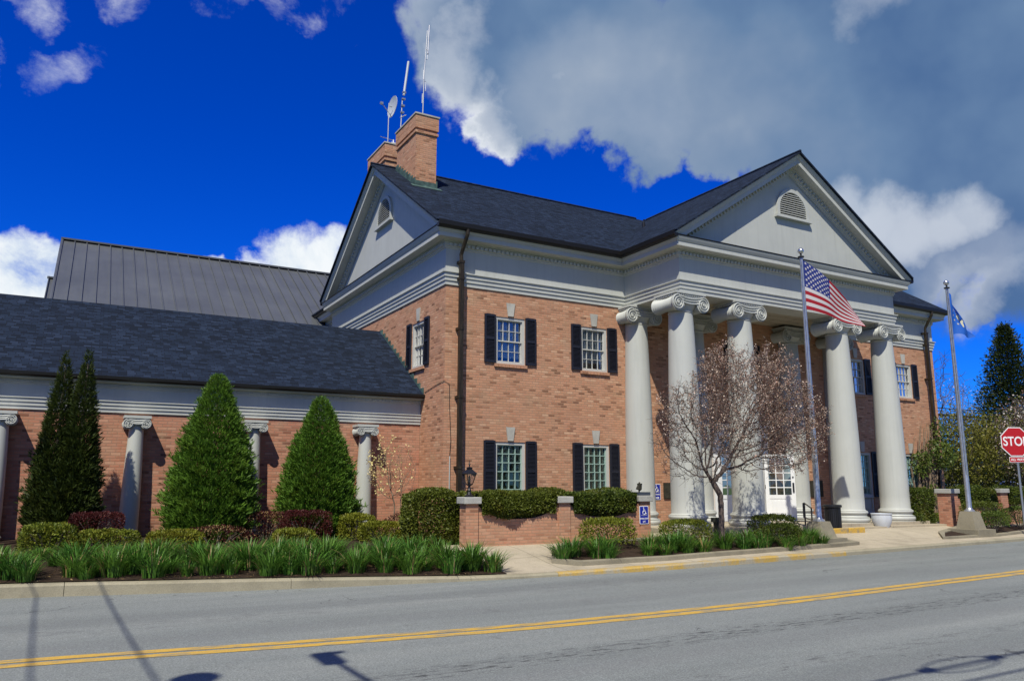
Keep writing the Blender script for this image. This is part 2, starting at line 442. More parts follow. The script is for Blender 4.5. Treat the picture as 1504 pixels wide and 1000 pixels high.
def glass(name, tint, reflect=1.0):
    m = bpy.data.materials.new(name); m.use_nodes = True; t = NT(m); nt = m.node_tree
    nt.nodes.remove(t.b)
    tr = t.n('ShaderNodeBsdfTransparent'); tr.inputs[0].default_value = (*tint,1)
    gl = t.n('ShaderNodeBsdfGlossy'); gl.inputs['Roughness'].default_value = .03; gl.inputs[0].default_value = (.95,.97,1,1)
    nz = t.noise(t.pos(), 1.2, 2); bp = t.n('ShaderNodeBump'); bp.inputs['Strength'].default_value = .15; bp.inputs['Distance'].default_value = .05
    t.l(nz, bp.inputs['Height']); t.l(bp.outputs[0], gl.inputs['Normal'])
    fr = t.n('ShaderNodeFresnel'); fr.inputs[0].default_value = 1.55
    f = t.math('ADD', t.math('MULTIPLY', fr.outputs[0], reflect), .05, clamp=True)
    mx = t.n('ShaderNodeMixShader'); t.l(f, mx.inputs[0]); t.l(tr.outputs[0], mx.inputs[1]); t.l(gl.outputs[0], mx.inputs[2])
    t.l(mx.outputs[0], nt.nodes['Material Output'].inputs['Surface']); return m
M['glass'] = glass('window_glass', (.78,.86,.90), .75)
M['glassgreen'] = glass('green_window_glass', (.50,.68,.60), 1.3)
M['lampglass'] = glass('lamp_glass', (.9,.9,.88), 1)
M['blind'] = mat('blind_slat', (.74,.76,.78), .6)
M['blindgreen'] = mat('blind_slat_green', (.50,.60,.54), .6)
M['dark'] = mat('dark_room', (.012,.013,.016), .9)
M['signblue'] = mat('sign_blue', (.012,.022,.30), .35)
M['signwhite'] = mat('sign_white', (.78,.78,.78), .4)
M['signred'] = mat('sign_red', (.42,.012,.018), .35)
M['bronze'] = ground_mat('bronze_plaque', [(.3,(.028,.026,.018)),(.7,(.06,.055,.038))], 6, .45)
M['pot'] = paint('pot_white', (.55,.58,.62), .5, .12)
M['flagred'] = mat('flag_red', (.36,.006,.018), .75); M['flagwhite'] = mat('flag_white', (.62,.59,.60), .75)
M['flagblue'] = mat('flag_blue', (.010,.025,.20), .75); M['stateblue'] = mat('flag_state_blue', (.014,.13,.58), .75)
M['gold'] = mat('flag_gold', (.62,.58,.40), .75)
for k in ('flagred','flagwhite','flagblue','stateblue'):
    t = NT(M[k]); tr = t.n('ShaderNodeBsdfTranslucent'); tr.inputs['Color'].default_value = t.b.inputs['Base Color'].default_value
    mx = t.n('ShaderNodeMixShader'); mx.inputs[0].default_value = .25; o = t.t.nodes['Material Output']
    t.l(t.b.outputs[0], mx.inputs[1]); t.l(tr.outputs[0], mx.inputs[2]); t.l(mx.outputs[0], o.inputs['Surface'])
M['wood'] = bark('weathered_pole', (.06,.045,.03), (.17,.13,.09))
M['cable'] = mat('cable_black', (.02,.02,.02), .6)
M['siding'] = paint('blue_siding', (.16,.22,.30), .6)
M['carpaint'] = mat('car_silver', (.55,.57,.60), .3, .3)
M['tyre'] = mat('tyre_rubber', (.02,.02,.02), .8)
def boards():
    m = mat('board_ceiling', (.40,.35,.26), .7); t = NT(m); uv = t.uv()
    bt = t.n('ShaderNodeTexBrick', offset=.5); t.l(uv, bt.inputs['Vector'])
    for k, v in dict(Scale=1, Mortar_Size=.012, Brick_Width=1.2, Row_Height=.42).items(): bt.inputs[k.replace('_',' ')].default_value = v
    t.base(t.mix(bt.outputs['Fac'], (.42,.37,.28), (.10,.08,.055))); return m
M['ceiling'] = boards()
M['warmroom'] = mat('lobby_wall', (.35,.26,.16), .8)
M['greenbox'] = mat('dark_green_post', (.03,.035,.02), .7)
# ------------------------------------------------------------------ lay of the land
KX = [-200,-40,-9,-7.2,-5,-1.3,2.5,5,8.1,16.6,40,300]; KY = [-4,-4,-4.0,-4.6,-5.15,-5.75,-6.0,-5.85,-5.65,-5.1,-4.4,-4.4]
LX = [-200,-40,-8.7,-6.5,-3.6,.55,8,16,40,300]; LY = [-9,-9,-9.05,-9.46,-9.88,-9.99,-9.59,-9.1,-8.6,-8.6]
HX = [-200,-9,-5,-3,-1.4,1,4,9,300]; HH = [.19,.19,.16,.10,.05,.09,.12,.10,.10]
def smooth_curve(xs, ys):
    def f(x):
        s = 0
        for d, w in ((-1.2,.15),(-.6,.2),(0,.3),(.6,.2),(1.2,.15)): s += w*float(np.interp(x+d, xs, ys))
        return s
    return f
kerb_y = smooth_curve(KX, KY); line_y = smooth_curve(LX, LY); kerb_h = smooth_curve(HX, HH)
def g(x, y):
    k = kerb_y(x); h = kerb_h(x); d = y-k
    t = min(max(d/2.6, 0), 1); t = t*t*(3-2*t)
    z = h + (.37-h)*t
    if y > -3: z += min((y+3)*.025, .12)
    return z
def xs_range(a, b, st): return list(np.arange(a, b+1e-6, st))

# ground: one sheet to the horizon
b = MB(); XS = [-400,-200,-100,-50,-30]+xs_range(-20,30,1)+[40,60,100,200,400]
YS0 = [-500,-200,-60,-16.05]
rows = []
for x in XS:
    k = kerb_y(x)
    col = [(x,y,-.05 if y < -20 else -.03) for y in YS0]+[(x,k-.01,-.05),(x,k+.10,-.05),(x,k+.17,kerb_h(x)-.07)]
    for d in (.5,1,1.6,2.2,2.8): col.append((x,k+d,g(x,k+d)-.06))
    for y in (-2,-1,0,1.5,4,10,30,80,200,600): col.append((x,y,g(x,y)-.06))
    rows.append(col)
for i in range(len(rows)-1):
    for j in range(len(rows[0])-1): b.face([rows[i][j], rows[i+1][j], rows[i+1][j+1], rows[i][j+1]])
tag(b.build('ground', M['soil'], merge=True, smooth=True), kind='structure')
# road
b = MB()
XR = [-400,-100,-40]+xs_range(-20,30,.5)+[40,100,400]
for x0, x1 in zip(XR[:-1], XR[1:]):
    b.face([(x0,-16,0),(x1,-16,0),(x1,kerb_y(x1)-.001,0),(x0,kerb_y(x0)-.001,0)])
tag(b.build('road', M['asphalt'], merge=True), kind='structure')
b = MB()
for o0, o1 in ((-.19,-.035),(.035,.19)):
    for x0, x1 in zip(XR[:-1], XR[1:]):
        b.face([(x0,line_y(x0)+o0,.004),(x1,line_y(x1)+o0,.004),(x1,line_y(x1)+o1,.004),(x0,line_y(x0)+o1,.004)])
tag(b.build('road_centre_lines', M['yellow'], merge=True), kind='structure')
# pavement behind the kerb and in front of the portico
def sheet(name, poly_y, x0, x1, st, m, lift, ny=8):
    b = MB(); xs = xs_range(x0, x1, st)
    for a, c in zip(xs[:-1], xs[1:]):
        for j in range(ny):
            q = []
            for x, jj in ((a,j),(c,j),(c,j+1),(a,j+1)):
                lo, hi = poly_y(x); y = lo+(hi-lo)*jj/ny; q.append((x,y,g(x,y)+lift))
            b.face(q)
    return b.build(name, m, merge=True, smooth=True)
tag(sheet('sidewalk', lambda x: (kerb_y(x)+.14, -2.0 if x > 3.9 else -2.6), -1.45, 40, .45, M['sidewalk'], .004), kind='structure')
tag(sheet('planting_bed', lambda x: (kerb_y(x)+.14, 1.5 if x < -1.5 else kerb_y(x)+2.0 ), -16, -1.25, .25, M['mulch'], .02), kind='structure')
tag(sheet('lawn', lambda x: (-2.0, 30), 16.4, 60, 2, M['soil'], .006), kind='structure')
# kerb in cast lengths
def kerb(name, x0, x1, m):
    b = MB(); xs = list(np.linspace(x0, x1, max(2, int((x1-x0)/.4)+1)))
    sec = [(0,-.05),(.012,1.0-.0),(.03,1),(.15,1),(.15,-.05)]
    pts = []
    for x in xs:
        k, h = kerb_y(x), kerb_h(x)
        pts.append([(x,k,-.03),(x,k+.004,h-.03),(x,k+.03,h),(x,k+.15,h+.006),(x,k+.15,-.03)])
    for i in range(len(pts)-1):
        for j in range(4): b.face([pts[i][j], pts[i+1][j], pts[i+1][j+1], pts[i][j+1]])
    b.face(pts[0]); b.face(pts[-1][::-1])
    tag(b.build(name, m, merge=True), kind='structure')
joints = [-60,-20,-14,-11,-8.2,-5.0,-2.0,-.3]
for a, c in zip(joints[:-1], joints[1:]): kerb('kerb', a+.004, c-.004, M['kerb'])
kj = [-.3,1.6,3.1,4.6,6.2,7.9]
for a, c in zip(kj[:-1], kj[1:]): kerb('kerb', a+.004, c-.004, M['kerb_yellow'])
kj = [7.9,9.6,12,15,18,22,30,60]
for a, c in zip(kj[:-1], kj[1:]): kerb('kerb', a+.004, c-.004, M['kerb'])

# ------------------------------------------------------------------ the town hall
W, X1, P, D = 21.24, 5.955, 2.44, 9.78
X2 = W-X1; MID = W/2
ZE, ZG, SL, OV = 6.85, 8.43, .65, .48
FLOOR = .50
hall = empty('brick_town_hall', (MID, 0, 0), 'two storey brick hall with white columned portico and pediment facing the street', 'building')

def wall(mb, o, u, w, z0, z1, holes, reveal, nrm):
    """flat wall with real openings; o = start x,y; u = unit x,y; nrm = outward x,y"""
    us = sorted({0, w, *[h[0] for h in holes], *[h[1] for h in holes]}); zs = sorted({z0, z1, *[h[2] for h in holes], *[h[3] for h in holes]})
    pt = lambda a, z, d=0: (o[0]+u[0]*a-nrm[0]*d, o[1]+u[1]*a-nrm[1]*d, z)
    for a0, a1 in zip(us[:-1], us[1:]):
        for c0, c1 in zip(zs[:-1], zs[1:]):
            if any(h[0]-1e-6 <= a0 and a1 <= h[1]+1e-6 and h[2]-1e-6 <= c0 and c1 <= h[3]+1e-6 for h in holes): continue
            mb.face([pt(a0,c0), pt(a1,c0), pt(a1,c1), pt(a0,c1)])
    for a0, a1, c0, c1 in holes:
        r = reveal
        mb.face([pt(a0,c0), pt(a0,c1), pt(a0,c1,r), pt(a0,c0,r)]); mb.face([pt(a1,c1), pt(a1,c0), pt(a1,c0,r), pt(a1,c1,r)])
        mb.face([pt(a0,c1), pt(a1,c1), pt(a1,c1,r), pt(a0,c1,r)]); mb.face([pt(a1,c0), pt(a0,c0), pt(a0,c0,r), pt(a1,c0,r)])

WU = [1.963, 4.769, W-4.769, W-1.963]
UZ = (4.86, 6.15); LZ = (.62, 2.75); HW = .465
front_holes = [(x-HW, x+HW, *UZ) for x in WU+[10.74]] + [(x-HW, x+HW, *LZ) for x in WU] + [(9.42, 11.42, FLOOR, 3.05)]
SW = 1.81
b = MB()
wall(b, (0,0), (1,0), W, .1, 7.0, front_holes, .16, (0,-1))
wall(b, (0,D), (0,-1), D, .1, 7.0, [(D-SW-HW, D-SW+HW, *UZ)], .16, (-1,0))
wall(b, (W,0), (0,1), D, .1, 7.0, [], .16, (1,0))
wall(b, (W,D), (-1,0), W, .1, 7.0, [], .16, (0,1))
b.build('brick_wall', M['brick'], hall)
# rear block behind the main gable
b = MB()
b.box(.42,D-.02,.1, 8,17,6.9); b.build('rear_block', M['brick'], hall)

PROF = [(.0,ZE),(.03,ZE),(.03,6.95),(.055,6.96),(.055,7.055),(.08,7.065),(.08,7.16),(.115,7.175),(.115,7.20),(.03,7.215),(.03,7.84),(.06,7.855),(.06,7.89),(.085,7.90),
        (.085,8.00),(.13,8.02),(.13,8.045),(.38,8.05),(.38,8.17),(.40,8.18),(.43,8.24),(.45,8.29),(.45,8.315),(.03,8.40),(0,8.40)]
path = [(0,D+.4),(0,0),(X1,0),(X1,-P),(X2,-P),(X2,0),(W,0),(W,D+.4)]
b = MB(); b.sweep(path, PROF); b.dentils(path, 7.905, 7.985, .085, .135, .075, .055)
b.build('entablature', M['trim'], hall)
b = MB()
b = MB()
fp_ = [(.455,8.30),(.468,8.318),(.468,8.334),(.03,8.425),(.03,8.41)]
for pp in ([(0,D+.44),(0,-.42)], [(W,-.42),(W,D+.44)], [(X1-.42,-P),(X2+.42,-P)]):
    b = MB(); b.sweep(pp, fp_); b.build('cornice_flashing', M['gutter'], hall)
b = MB()
rp = [(.42,17),(.42,D+.42)]
b.sweep(rp, [(d*.9,z) for d, z in PROF]); b.dentils(rp, 7.905, 7.985, .077, .12, .075, .055)
b.build('rear_entablature', M['trim'], hall)
# portico beam inner faces and soffit
b = MB()
b.box(X1+.02,-P+.02,ZE+.002, X1+.78,-.02,7.6); b.box(X2-.78,-P+.02,ZE+.002, X2-.02,-.02,7.6)
b.box(X1+.78,-P+.02,ZE+.002, X2-.78,-P+.66,7.6)
b.build('portico_beam', M['trim'], hall)
b = MB(); b.face([(X1+.7,-P+.6,6.93),(X1+.7,0,6.93),(X2-.7,0,6.93),(X2-.7,-P+.6,6.93)]); b.build('portico_ceiling', M['ceiling'], hall)

GP = [(OV-.06,8.26),(OV-.04,8.25),(OV+.05,8.26),(OV+.085,8.31),(OV+.09,8.425),(OV+.075,8.43),(OV+.07,8.36),(OV-.06,8.34)]
b = MB()
b.sweep([(-OV,0),(X1,0),(X1,-P-OV)], GP); b.sweep([(X2,-P-OV),(X2,0),(W+OV,0)], GP)
b.sweep([(W+OV,D),(-OV,D)], GP); b.sweep([(.42,17),(.42,D+.5)], [(d-.08,z) for d, z in GP])
b.build('gutter', M['gutter'], hall)

# roofs
HR = D/2+OV; ZR = ZG+SL*HR; HP = (X2-X1)/2+OV; ZP = ZG+SL*HP
def slope(mb, pts, t=.05):
    n = (Vector(pts[1])-Vector(pts[0])).cross(Vector(pts[2])-Vector(pts[0])).normalized()
    if n.z < 0: pts = pts[::-1]; n = -n
    lo = [Vector(p)-n*t for p in pts]
    mb.face(pts); mb.face([tuple(p) for p in lo][::-1])
    for k in range(len(pts)):
        a, c = k, (k+1) % len(pts); mb.face([pts[a], lo[a], lo[c], pts[c]])
lx, rx = -OV-.05, W+OV+.05
b = MB()
z0 = ZG+.02
ey = -OV-.03; ez = z0-.03*SL
zr = ZR+.02
slope(b, [(lx,ey,ez),(rx,ey,ez),(rx,D/2,zr),(lx,D/2,zr)])
slope(b, [(rx,D-ey,ez),(lx,D-ey,ez),(lx,D/2,zr),(rx,D/2,zr)])
zp = ZP+.024; px0, px1 = X1-OV-.03, X2+OV+.03; pe = z0+.004-.03*SL; pf = -P-OV-.05
yv = -OV+HP
slope(b, [(px0,pf,pe),(px0,ey,pe),(MID,yv,zp),(MID,pf,zp)][::-1])
slope(b, [(px1,pf,pe),(px1,ey,pe),(MID,yv,zp),(MID,pf,zp)])
b.box(-.1,D+.3,8.36, 8,17,8.42)
roof = b.build('shingle_roof', M['shingle'], hall)
b = MB(); b.tube([(8.88,2.55,zr-(D/2-2.55)*SL-.05),(8.88,2.55,zr-(D/2-2.55)*SL+.42)], .05, 10); b.build('vent_pipe', M['black'], roof, smooth=True)
b = MB()
for sx in (lx+.02, rx-.02):
    pass
b.tube([(lx,D/2,zr+.01),(MID-.2,D/2,zr+.01)], .05, 6); b.tube([(MID,pf,zp+.01),(MID,yv-.2,zp+.01)], .05, 6); b.tube([(MID+.2,D/2,zr+.01),(rx,D/2,zr+.01)], .05, 6)
b.build('ridge_cap', M['shingle'], roof)

RAKE = [(.03,.62),(.03,.56),(.07,.55),(.07,.50),(.09,.49),(.09,.385),(.13,.37),(.13,.34),(.39,.335),(.39,.19),(.41,.18),(.44,.11),(.46,.05),(.46,.0),(0,.0)]
def rake(name, c, h, o, S, parent):
    """raking cornice + tympanum of one gable; c = centre at wall plane, h = along the gable, o = outward"""
    b = MB(); h = Vector((*h,0)); o = Vector((*o,0)); c = Vector((*c,0))
    def P(t, d, z): q = c+h*t+o*d; return (q.x,q.y,z)
    line = lambda t: ZG+SL*(S-abs(t))
    for s in (-1,1):
        low, top = [], []
        for d, v in RAKE:
            tb = -S+max(0,(8.325-(ZG-v))/SL)
            low.append(P(s*-tb, d, line(tb)-v)); top.append(P(0, d, line(0)-v))
        for k in range(len(RAKE)-1):
            q = [low[k], top[k], top[k+1], low[k+1]]
            b.face(q if s > 0 else q[::-1])
        b.face(low)
        # dentils on the slope
        L = S/.13; n = int(S/.125)
        for k in range(n):
            t = -S+.55+k*.125
            if t > -.2: break
            zc = line(t)-.435
            q = P(s*-t, .115, zc); dirv = (h*(-s)+Vector((0,0,SL))).normalized() if True else None
            dv = (h*(-s)*-1*1.0)
            up = Vector((0,0,1))
            hd = h*(-s); dd = Vector((hd.x, hd.y, SL)).normalized()
            nn = o.cross(dd).normalized()
            b.obox(q, dd*.033, o*.028, nn*.04)
    b.build(name, M['trim'], parent)
    t = MB(); e = S-.9; 
    t.face([P(-S+.5,.012,8.30), P(S-.5,.012,8.30), P(0,.012,line(0)-.5)]); 
    t.face([P(-S+.5,-.1,8.30), P(0,-.1,line(0)-.5), P(S-.5,-.1,8.30)])
    ty = t.build('tympanum', M['trim'], parent)
    return ty
def louvre(c, h, o, zc, w, ht, parent):
    """half-round attic louvre"""
    h = Vector((*h,0)); o = Vector((*o,0)); c = Vector((*c,0))
    def P(t, d, z): q = c+h*t+o*d; return Vector((q.x,q.y,z))
    b = MB(); N = 20; z0 = zc
    r = w/2; st = ht-r
    outer = [(r*math.cos(a), st+r*math.sin(a)) for a in np.linspace(0, math.pi, N)]
    ring = [(r,0)]+outer+[(-r,0)]
    inn = [(x*.86, y*.88 if y > 0 else y) for x, y in ring]
    for d0, d1 in ((.015,.09),):
        for k in range(len(ring)-1):
            A, B, C_, D_ = ring[k], ring[k+1], inn[k+1], inn[k]
            b.face([P(A[0],d1,z0+A[1]),P(B[0],d1,z0+B[1]),P(C_[0],d1,z0+C_[1]),P(D_[0],d1,z0+D_[1])])
            b.face([P(A[0],d0,z0+A[1]),P(B[0],d0,z0+B[1]),P(B[0],d1,z0+B[1]),P(A[0],d1,z0+A[1])])
            b.face([P(D_[0],d1,z0+D_[1]),P(C_[0],d1,z0+C_[1]),P(C_[0],.02,z0+C_[1]),P(D_[0],.02,z0+D_[1])])
    b.obox(P(0,.07,z0-.04), h*(r*1.13), o*.07, (0,0,.04))
    lv = b.build('attic_louvre', M['trim'], parent)
    s = MB()
    zz = .05
    while zz < ht*.9-.03:
        y = (zz-st)/.88*1.0
        hw = r*.86 if zz < st else .86*math.sqrt(max(r*r-((zz/.88)-st)**2, 0)) if (zz/.88-st) < r else 0
        if hw > .04: s.obox(P(0,.045,z0+zz), h*hw, (o*.034+Vector((0,0,-.026))), Vector((0,0,.008)))
        zz += .07
    s.build('louvre_blades', M['trim'], lv)
    k = MB(); k.face([P(x*.98,.018,z0+y) for x, y in inn]); k.build('louvre_backing', M['dark'], lv)
ty = rake('raking_cornice', (0,D/2), (0,-1), (-1,0), HR, hall); louvre((0,4.75), (0,-1), (-1,0), 9.93, 1.3, .92, ty)
rake('raking_cornice', (W,D/2), (0,1), (1,0), HR, hall)
ty = rake('raking_cornice', (MID,-P), (1,0), (0,-1), HP, hall); louvre((MID+.02,-P), (1,0), (0,-1), 9.78, 1.38, .92, ty)

# windows --------------------------------------------------------
def window(c, u, nrm, z0, z1, lower, parent, blinds=1.0, shutters=(1,1), panel=0):
    """double-hung sash in its opening. c = centre x,y on the wall face"""
    u = Vector((*u,0)); n = Vector((*nrm,0)); c = Vector((*c,0)); hw = HW
    def P(a, d, z): q = c+u*a+n*d; return Vector((q.x,q.y,z))
    def bar(mb, a0, a1, z0_, z1_, d0, d1): mb.obox(P((a0+a1)/2,(d0+d1)/2,(z0_+z1_)/2), u*((a1-a0)/2), n*((d1-d0)/2), (0,0,(z1_-z0_)/2))
    b = MB(); f = .075
    zb = z0
    if panel:
        bar(b, -hw, hw, z0, z0+.07, -.15, -.02); bar(b, -hw, -hw+f, z0+.07, z0+panel, -.14, -.03); bar(b, hw-f, hw, z0+.07, z0+panel, -.14, -.03)
        bar(b, -hw+f, hw-f, z0+.07, z0+panel, -.13, -.075); bar(b, -hw+f+.06, hw-f-.06, z0+.15, z0+panel-.10, -.074, -.055)
        bar(b, -hw, hw, z0+panel, z0+panel+.05, -.15, -.0); zb = z0+panel+.05
    bar(b, -hw, -hw+f, zb, z1, -.145, -.02); bar(b, hw-f, hw, zb, z1, -.145, -.02)
    bar(b, -hw+f, hw-f, z1-f, z1, -.145, -.02); bar(b, -hw+f, hw-f, zb, zb+f*.8, -.145, -.02)
    win = b.build('window', M['winframe'], parent)
    i0, i1 = -hw+f, hw-f; s0, s1 = zb+f*.8, z1-f
    m = MB()
    if lower:
        nc, nr = 4, 6
        for k in range(nc+1):
            a = i0+(i1-i0)*k/nc; wv = .028 if k in (0,nc) else .012
            bar(m, max(a-wv,i0), min(a+wv,i1), s0, s1, -.105, -.07)
        for k in range(nr+1):
            z = s0+(s1-s0)*k/nr; wv = .028 if k in (0,nr) else .012
            bar(m, i0+.001, i1-.001, max(z-wv,s0), min(z+wv,s1), -.103, -.072)
    else:
        mz = (s0+s1)/2
        for lo, hi, d in ((s0,mz+.02,-.115),(mz-.02,s1,-.075)):
            for k in range(5):
                a = i0+(i1-i0)*k/4; wv = .028 if k in (0,4) else .007
                bar(m, max(a-wv,i0), min(a+wv,i1), lo, hi, d-.02, d+.015)
            for k in range(3):
                z = lo+(hi-lo)*k/2; wv = .026 if k in (0,2) else .007
                bar(m, i0+.001, i1-.001, max(z-wv,lo), min(z+wv,hi), d-.018, d+.013)
    m.build('sash', M['greenframe'] if lower else M['winframe'], win)
    k = MB(); k.obox(P(0,-.125,(s0+s1)/2), u*((i1-i0)/2), n*.003, (0,0,(s1-s0)/2)); k.build('pane', M['glassgreen'] if lower else M['glass'], win)
    k = MB(); z = s1-.01; end = s1-(s1-s0)*blinds
    while z > end+.02:
        k.obox(P(0,-.160,z-.015), u*((i1-i0)/2), n*.010+Vector((0,0,.0125)), Vector((0,0,.0015))); z -= .034
    if blinds > 0: k.build('blind', M['blindgreen'] if lower else M['blind'], win)
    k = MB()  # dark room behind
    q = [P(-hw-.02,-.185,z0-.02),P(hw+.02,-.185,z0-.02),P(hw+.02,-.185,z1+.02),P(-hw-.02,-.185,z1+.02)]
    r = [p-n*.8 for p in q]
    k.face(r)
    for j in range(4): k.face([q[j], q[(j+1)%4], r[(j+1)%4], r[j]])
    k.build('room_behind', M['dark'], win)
    if not panel:
        k = MB(); 
        for j in range(9):
            a0 = -hw-.05+(2*hw+.1)*j/9; k.obox(P(a0+(2*hw+.1)/18,-.03,z0-.045), u*((2*hw+.1)/18-.005), n*.085+Vector((0,0,-.012)), (0,0,.04))
        k.build('brick_sill', M['brick'], win)
    else:
        k = MB(); k.obox(P(0,-.02,z0-.05), u*(hw+.06), n*.08, (0,0,.045)); k.build('brick_sill', M['brick'], win)
    k = MB(); kz0, kz1 = z1+.035, z1+.40
    for d0, d1 in ((-.02,.03),):
        pts = [(-.085,kz0),(.085,kz0),(.135,kz1),(-.135,kz1)]
        fr = [P(a,d1,z) for a, z in pts]; bk = [P(a,d0,z) for a, z in pts]
        k.face(fr)
        for j in range(4): k.face([fr[j], bk[j], bk[(j+1)%4], fr[(j+1)%4]])
    k.build('keystone', M['stone'], win)
    sb = z0+panel+.02 if panel else z0
    for s, on in zip((-1,1), shutters):
        if not on: continue
        k = MB(); a0, a1 = (hw+.005, hw+.345); 
        if s < 0: a0, a1 = -a1, -a0
        zt = z1+.035
        bar(k, a0, a0+.05, sb, zt, .0, .045); bar(k, a1-.05, a1, sb, zt, .0, .045)
        mids = [sb, (sb+zt)/2-.03, zt-.06]
        for z in mids: bar(k, a0+.05, a1-.05, z, z+.07, .0, .043)
        for lo, hi in ((mids[0]+.07,mids[1]),(mids[1]+.07,mids[2])):
            z = lo+.02
            while z < hi-.01:
                k.obox(P((a0+a1)/2,.02,z), u*((a1-a0)/2-.05), n*.014+Vector((0,0,-.012)), Vector((0,0,.004))); z += .036
            bar(k, a0+.05, a1-.05, lo, hi, .001, .006)
        k.build('shutter', M['navy'], win)
    return win
bl = [.92, .95, .5, .6]
for k, x in enumerate(WU):
    window((x,0), (1,0), (0,-1), *UZ, False, hall, blinds=(.9,.85,.4,.75)[k])
    window((x,0), (1,0), (0,-1), *LZ, True, hall, blinds=(1,1,.0,.0)[k], panel=.55)
window((10.74,0), (1,0), (0,-1), *UZ, False, hall, blinds=.5)
window((0,SW), (0,-1), (-1,0), *UZ, False, hall, blinds=.5)

# columns --------------------------------------------------------
def scroll(mb, c, ax, out, r, sgn, thick=.03):
    """spiral volute face: disc with a raised spiral band. ax = horizontal unit, out = outward unit"""
    c, ax, out = Vector(c), Vector(ax), Vector(out); z = Vector((0,0,1))
    pts = []; rad = []
    T = 2.6*2*math.pi; N = 46
    for k in range(N+1):
        t = k/N; rr = r*(1-t*.86)-.0; w = sgn*(math.pi/2 - T*t)
        pts.append(c+out*(.012+.02*t)+(ax*math.cos(w)+z*math.sin(w))*rr); rad.append(r*.105*(1-.45*t))
    mb.tube(pts, rad, 6)
    mb.sphere(tuple(c+out*.02), r*.17, 8)
def ionic(mb, c, zn, zt, rn, wid, dep, vr):
    """zn neck, zt top; wid = distance between volute eyes, dep = depth of the scrolls"""
    cx, cy = c; zv = zn+(zt-zn)*.40
    ab = zt-.12
    mb.hexa([(cx-wid/2-.10,cy-dep/2-.03),(cx+wid/2+.10,cy-dep/2-.03),(cx+wid/2+.10,cy+dep/2+.03),(cx-wid/2-.10,cy+dep/2+.03)], zt-.06, zt)
    mb.hexa([(cx-wid/2-.06,cy-dep/2+.01),(cx+wid/2+.06,cy-dep/2+.01),(cx+wid/2+.06,cy+dep/2-.01),(cx-wid/2-.06,cy+dep/2-.01)], ab, zt-.06)
    sq = [(cx-wid/2-.06,cy-dep/2+.01),(cx-wid/2-.06,cy+dep/2-.01)]
    mb.dentils([(cx-wid/2-.06,cy+dep/2),(cx-wid/2-.06,cy-dep/2+.01),(cx+wid/2+.06,cy-dep/2+.01),(cx+wid/2+.06,cy+dep/2)], ab+.005, zt-.062, 0, .022, .035, .03)
    mb.lathe([(rn*.98,zn-.03),(rn*1.06,zn),(rn*1.0,zn+.03),(rn*1.02,zn+.08),(rn*1.28,zn+(ab-zn)*.45),(rn*1.22,ab-.02)], (cx,cy,0), 28)
    for s in (-1,1):
        x = cx+s*wid/2; prof = []
        n = 13
        for k in range(n+1):
            t = k/n; w = .80+.20*abs(2*t-1)**1.6
            prof.append((vr*w*(1-.02), -dep/2+dep*t))
            if 0 < k < n: prof.append((vr*w*.84, -dep/2+dep*(t+.03)))
        mb.lathe(prof, (x,cy,zv), 22, 'y')
        for o in (-1,1):
            scroll(mb, (x,cy+o*dep/2,zv), (s,0,0), (0,o,0), vr*.93, 1)
    # sagging band between the scrolls, front and back
    for o in (-1,1):
        y = cy+o*(dep/2-.01); top = []
        for (off, rr) in ((vr*.86,.022),(vr*.55,.018),(vr*.22,.022)):
            pts = []
            for k in range(11):
                t = k/10; x = cx-wid/2+wid*t; sag = math.sin(math.pi*t)*vr*.28
                pts.append((x, y+o*.012, zv+off-sag))
            mb.tube(pts, rr, 6)
        for k in range(10):
            t0, t1 = k/10, (k+1)/10; f = lambda t: math.sin(math.pi*t)*vr*.28
            xa, xb = cx-wid/2+wid*t0, cx-wid/2+wid*t1
            q = [(xa,y,zv+vr*.2-f(t0)),(xb,y,zv+vr*.2-f(t1)),(xb,y,ab+.004),(xa,y,ab+.004)]
            mb.face(q if o < 0 else q[::-1])
def column(x, y, z0, rb, rn, zn, zt, wid, dep, vr, parent, name='column', base_scale=1):
    b = MB(); s = base_scale
    sh = []
    zb = z0+.40*s
    for k in range(15):
        t = k/14; e = 1-(t**1.9); sh.append((rn+(rb-rn)*e, zb+(zn-zb)*t))
    sh = [(rb*1.07,z0+.36*s),(rb*1.02,z0+.38*s)]+sh
    b.lathe(sh, (x,y,0), 40)
    c = b.build(name, M['column'], parent, smooth=True)
    k = MB()
    def torus(zc, r, hh): return [(r-.02*s, zc-hh)]+[(r-hh+hh*math.cos(a)+0, zc+hh*math.sin(a)) for a in np.linspace(-1.2,1.2,7)]+[(r-.02*s, zc+hh)]
    pr = [(rb*1.27,z0)]+torus(z0+.085*s, rb*1.30, .08*s)+[(rb*1.12,z0+.18*s),(rb*1.07,z0+.215*s),(rb*1.10,z0+.245*s)]+torus(z0+.30*s, rb*1.18, .05*s)+[(rb*1.05,z0+.36*s)]
    k.lathe(pr, (x,y,0), 40); k.build('base', M['column'], c, smooth=True)
    k = MB(); ionic(k, (x,y), zn, zt, rn, wid, dep, vr); k.build('capital', M['column'], c, smooth=True)
    return c
for x in (6.225, 8.476, W-8.476, W-6.225):
    column(x, -2.12, FLOOR, .445, .335, 6.32, ZE, .90, .86, .232, hall)
for x in (6.225, 8.476, W-8.476, W-6.225):
    column(x, -.146, FLOOR, .425, .33, 6.32, ZE, .90, .80, .232, hall)

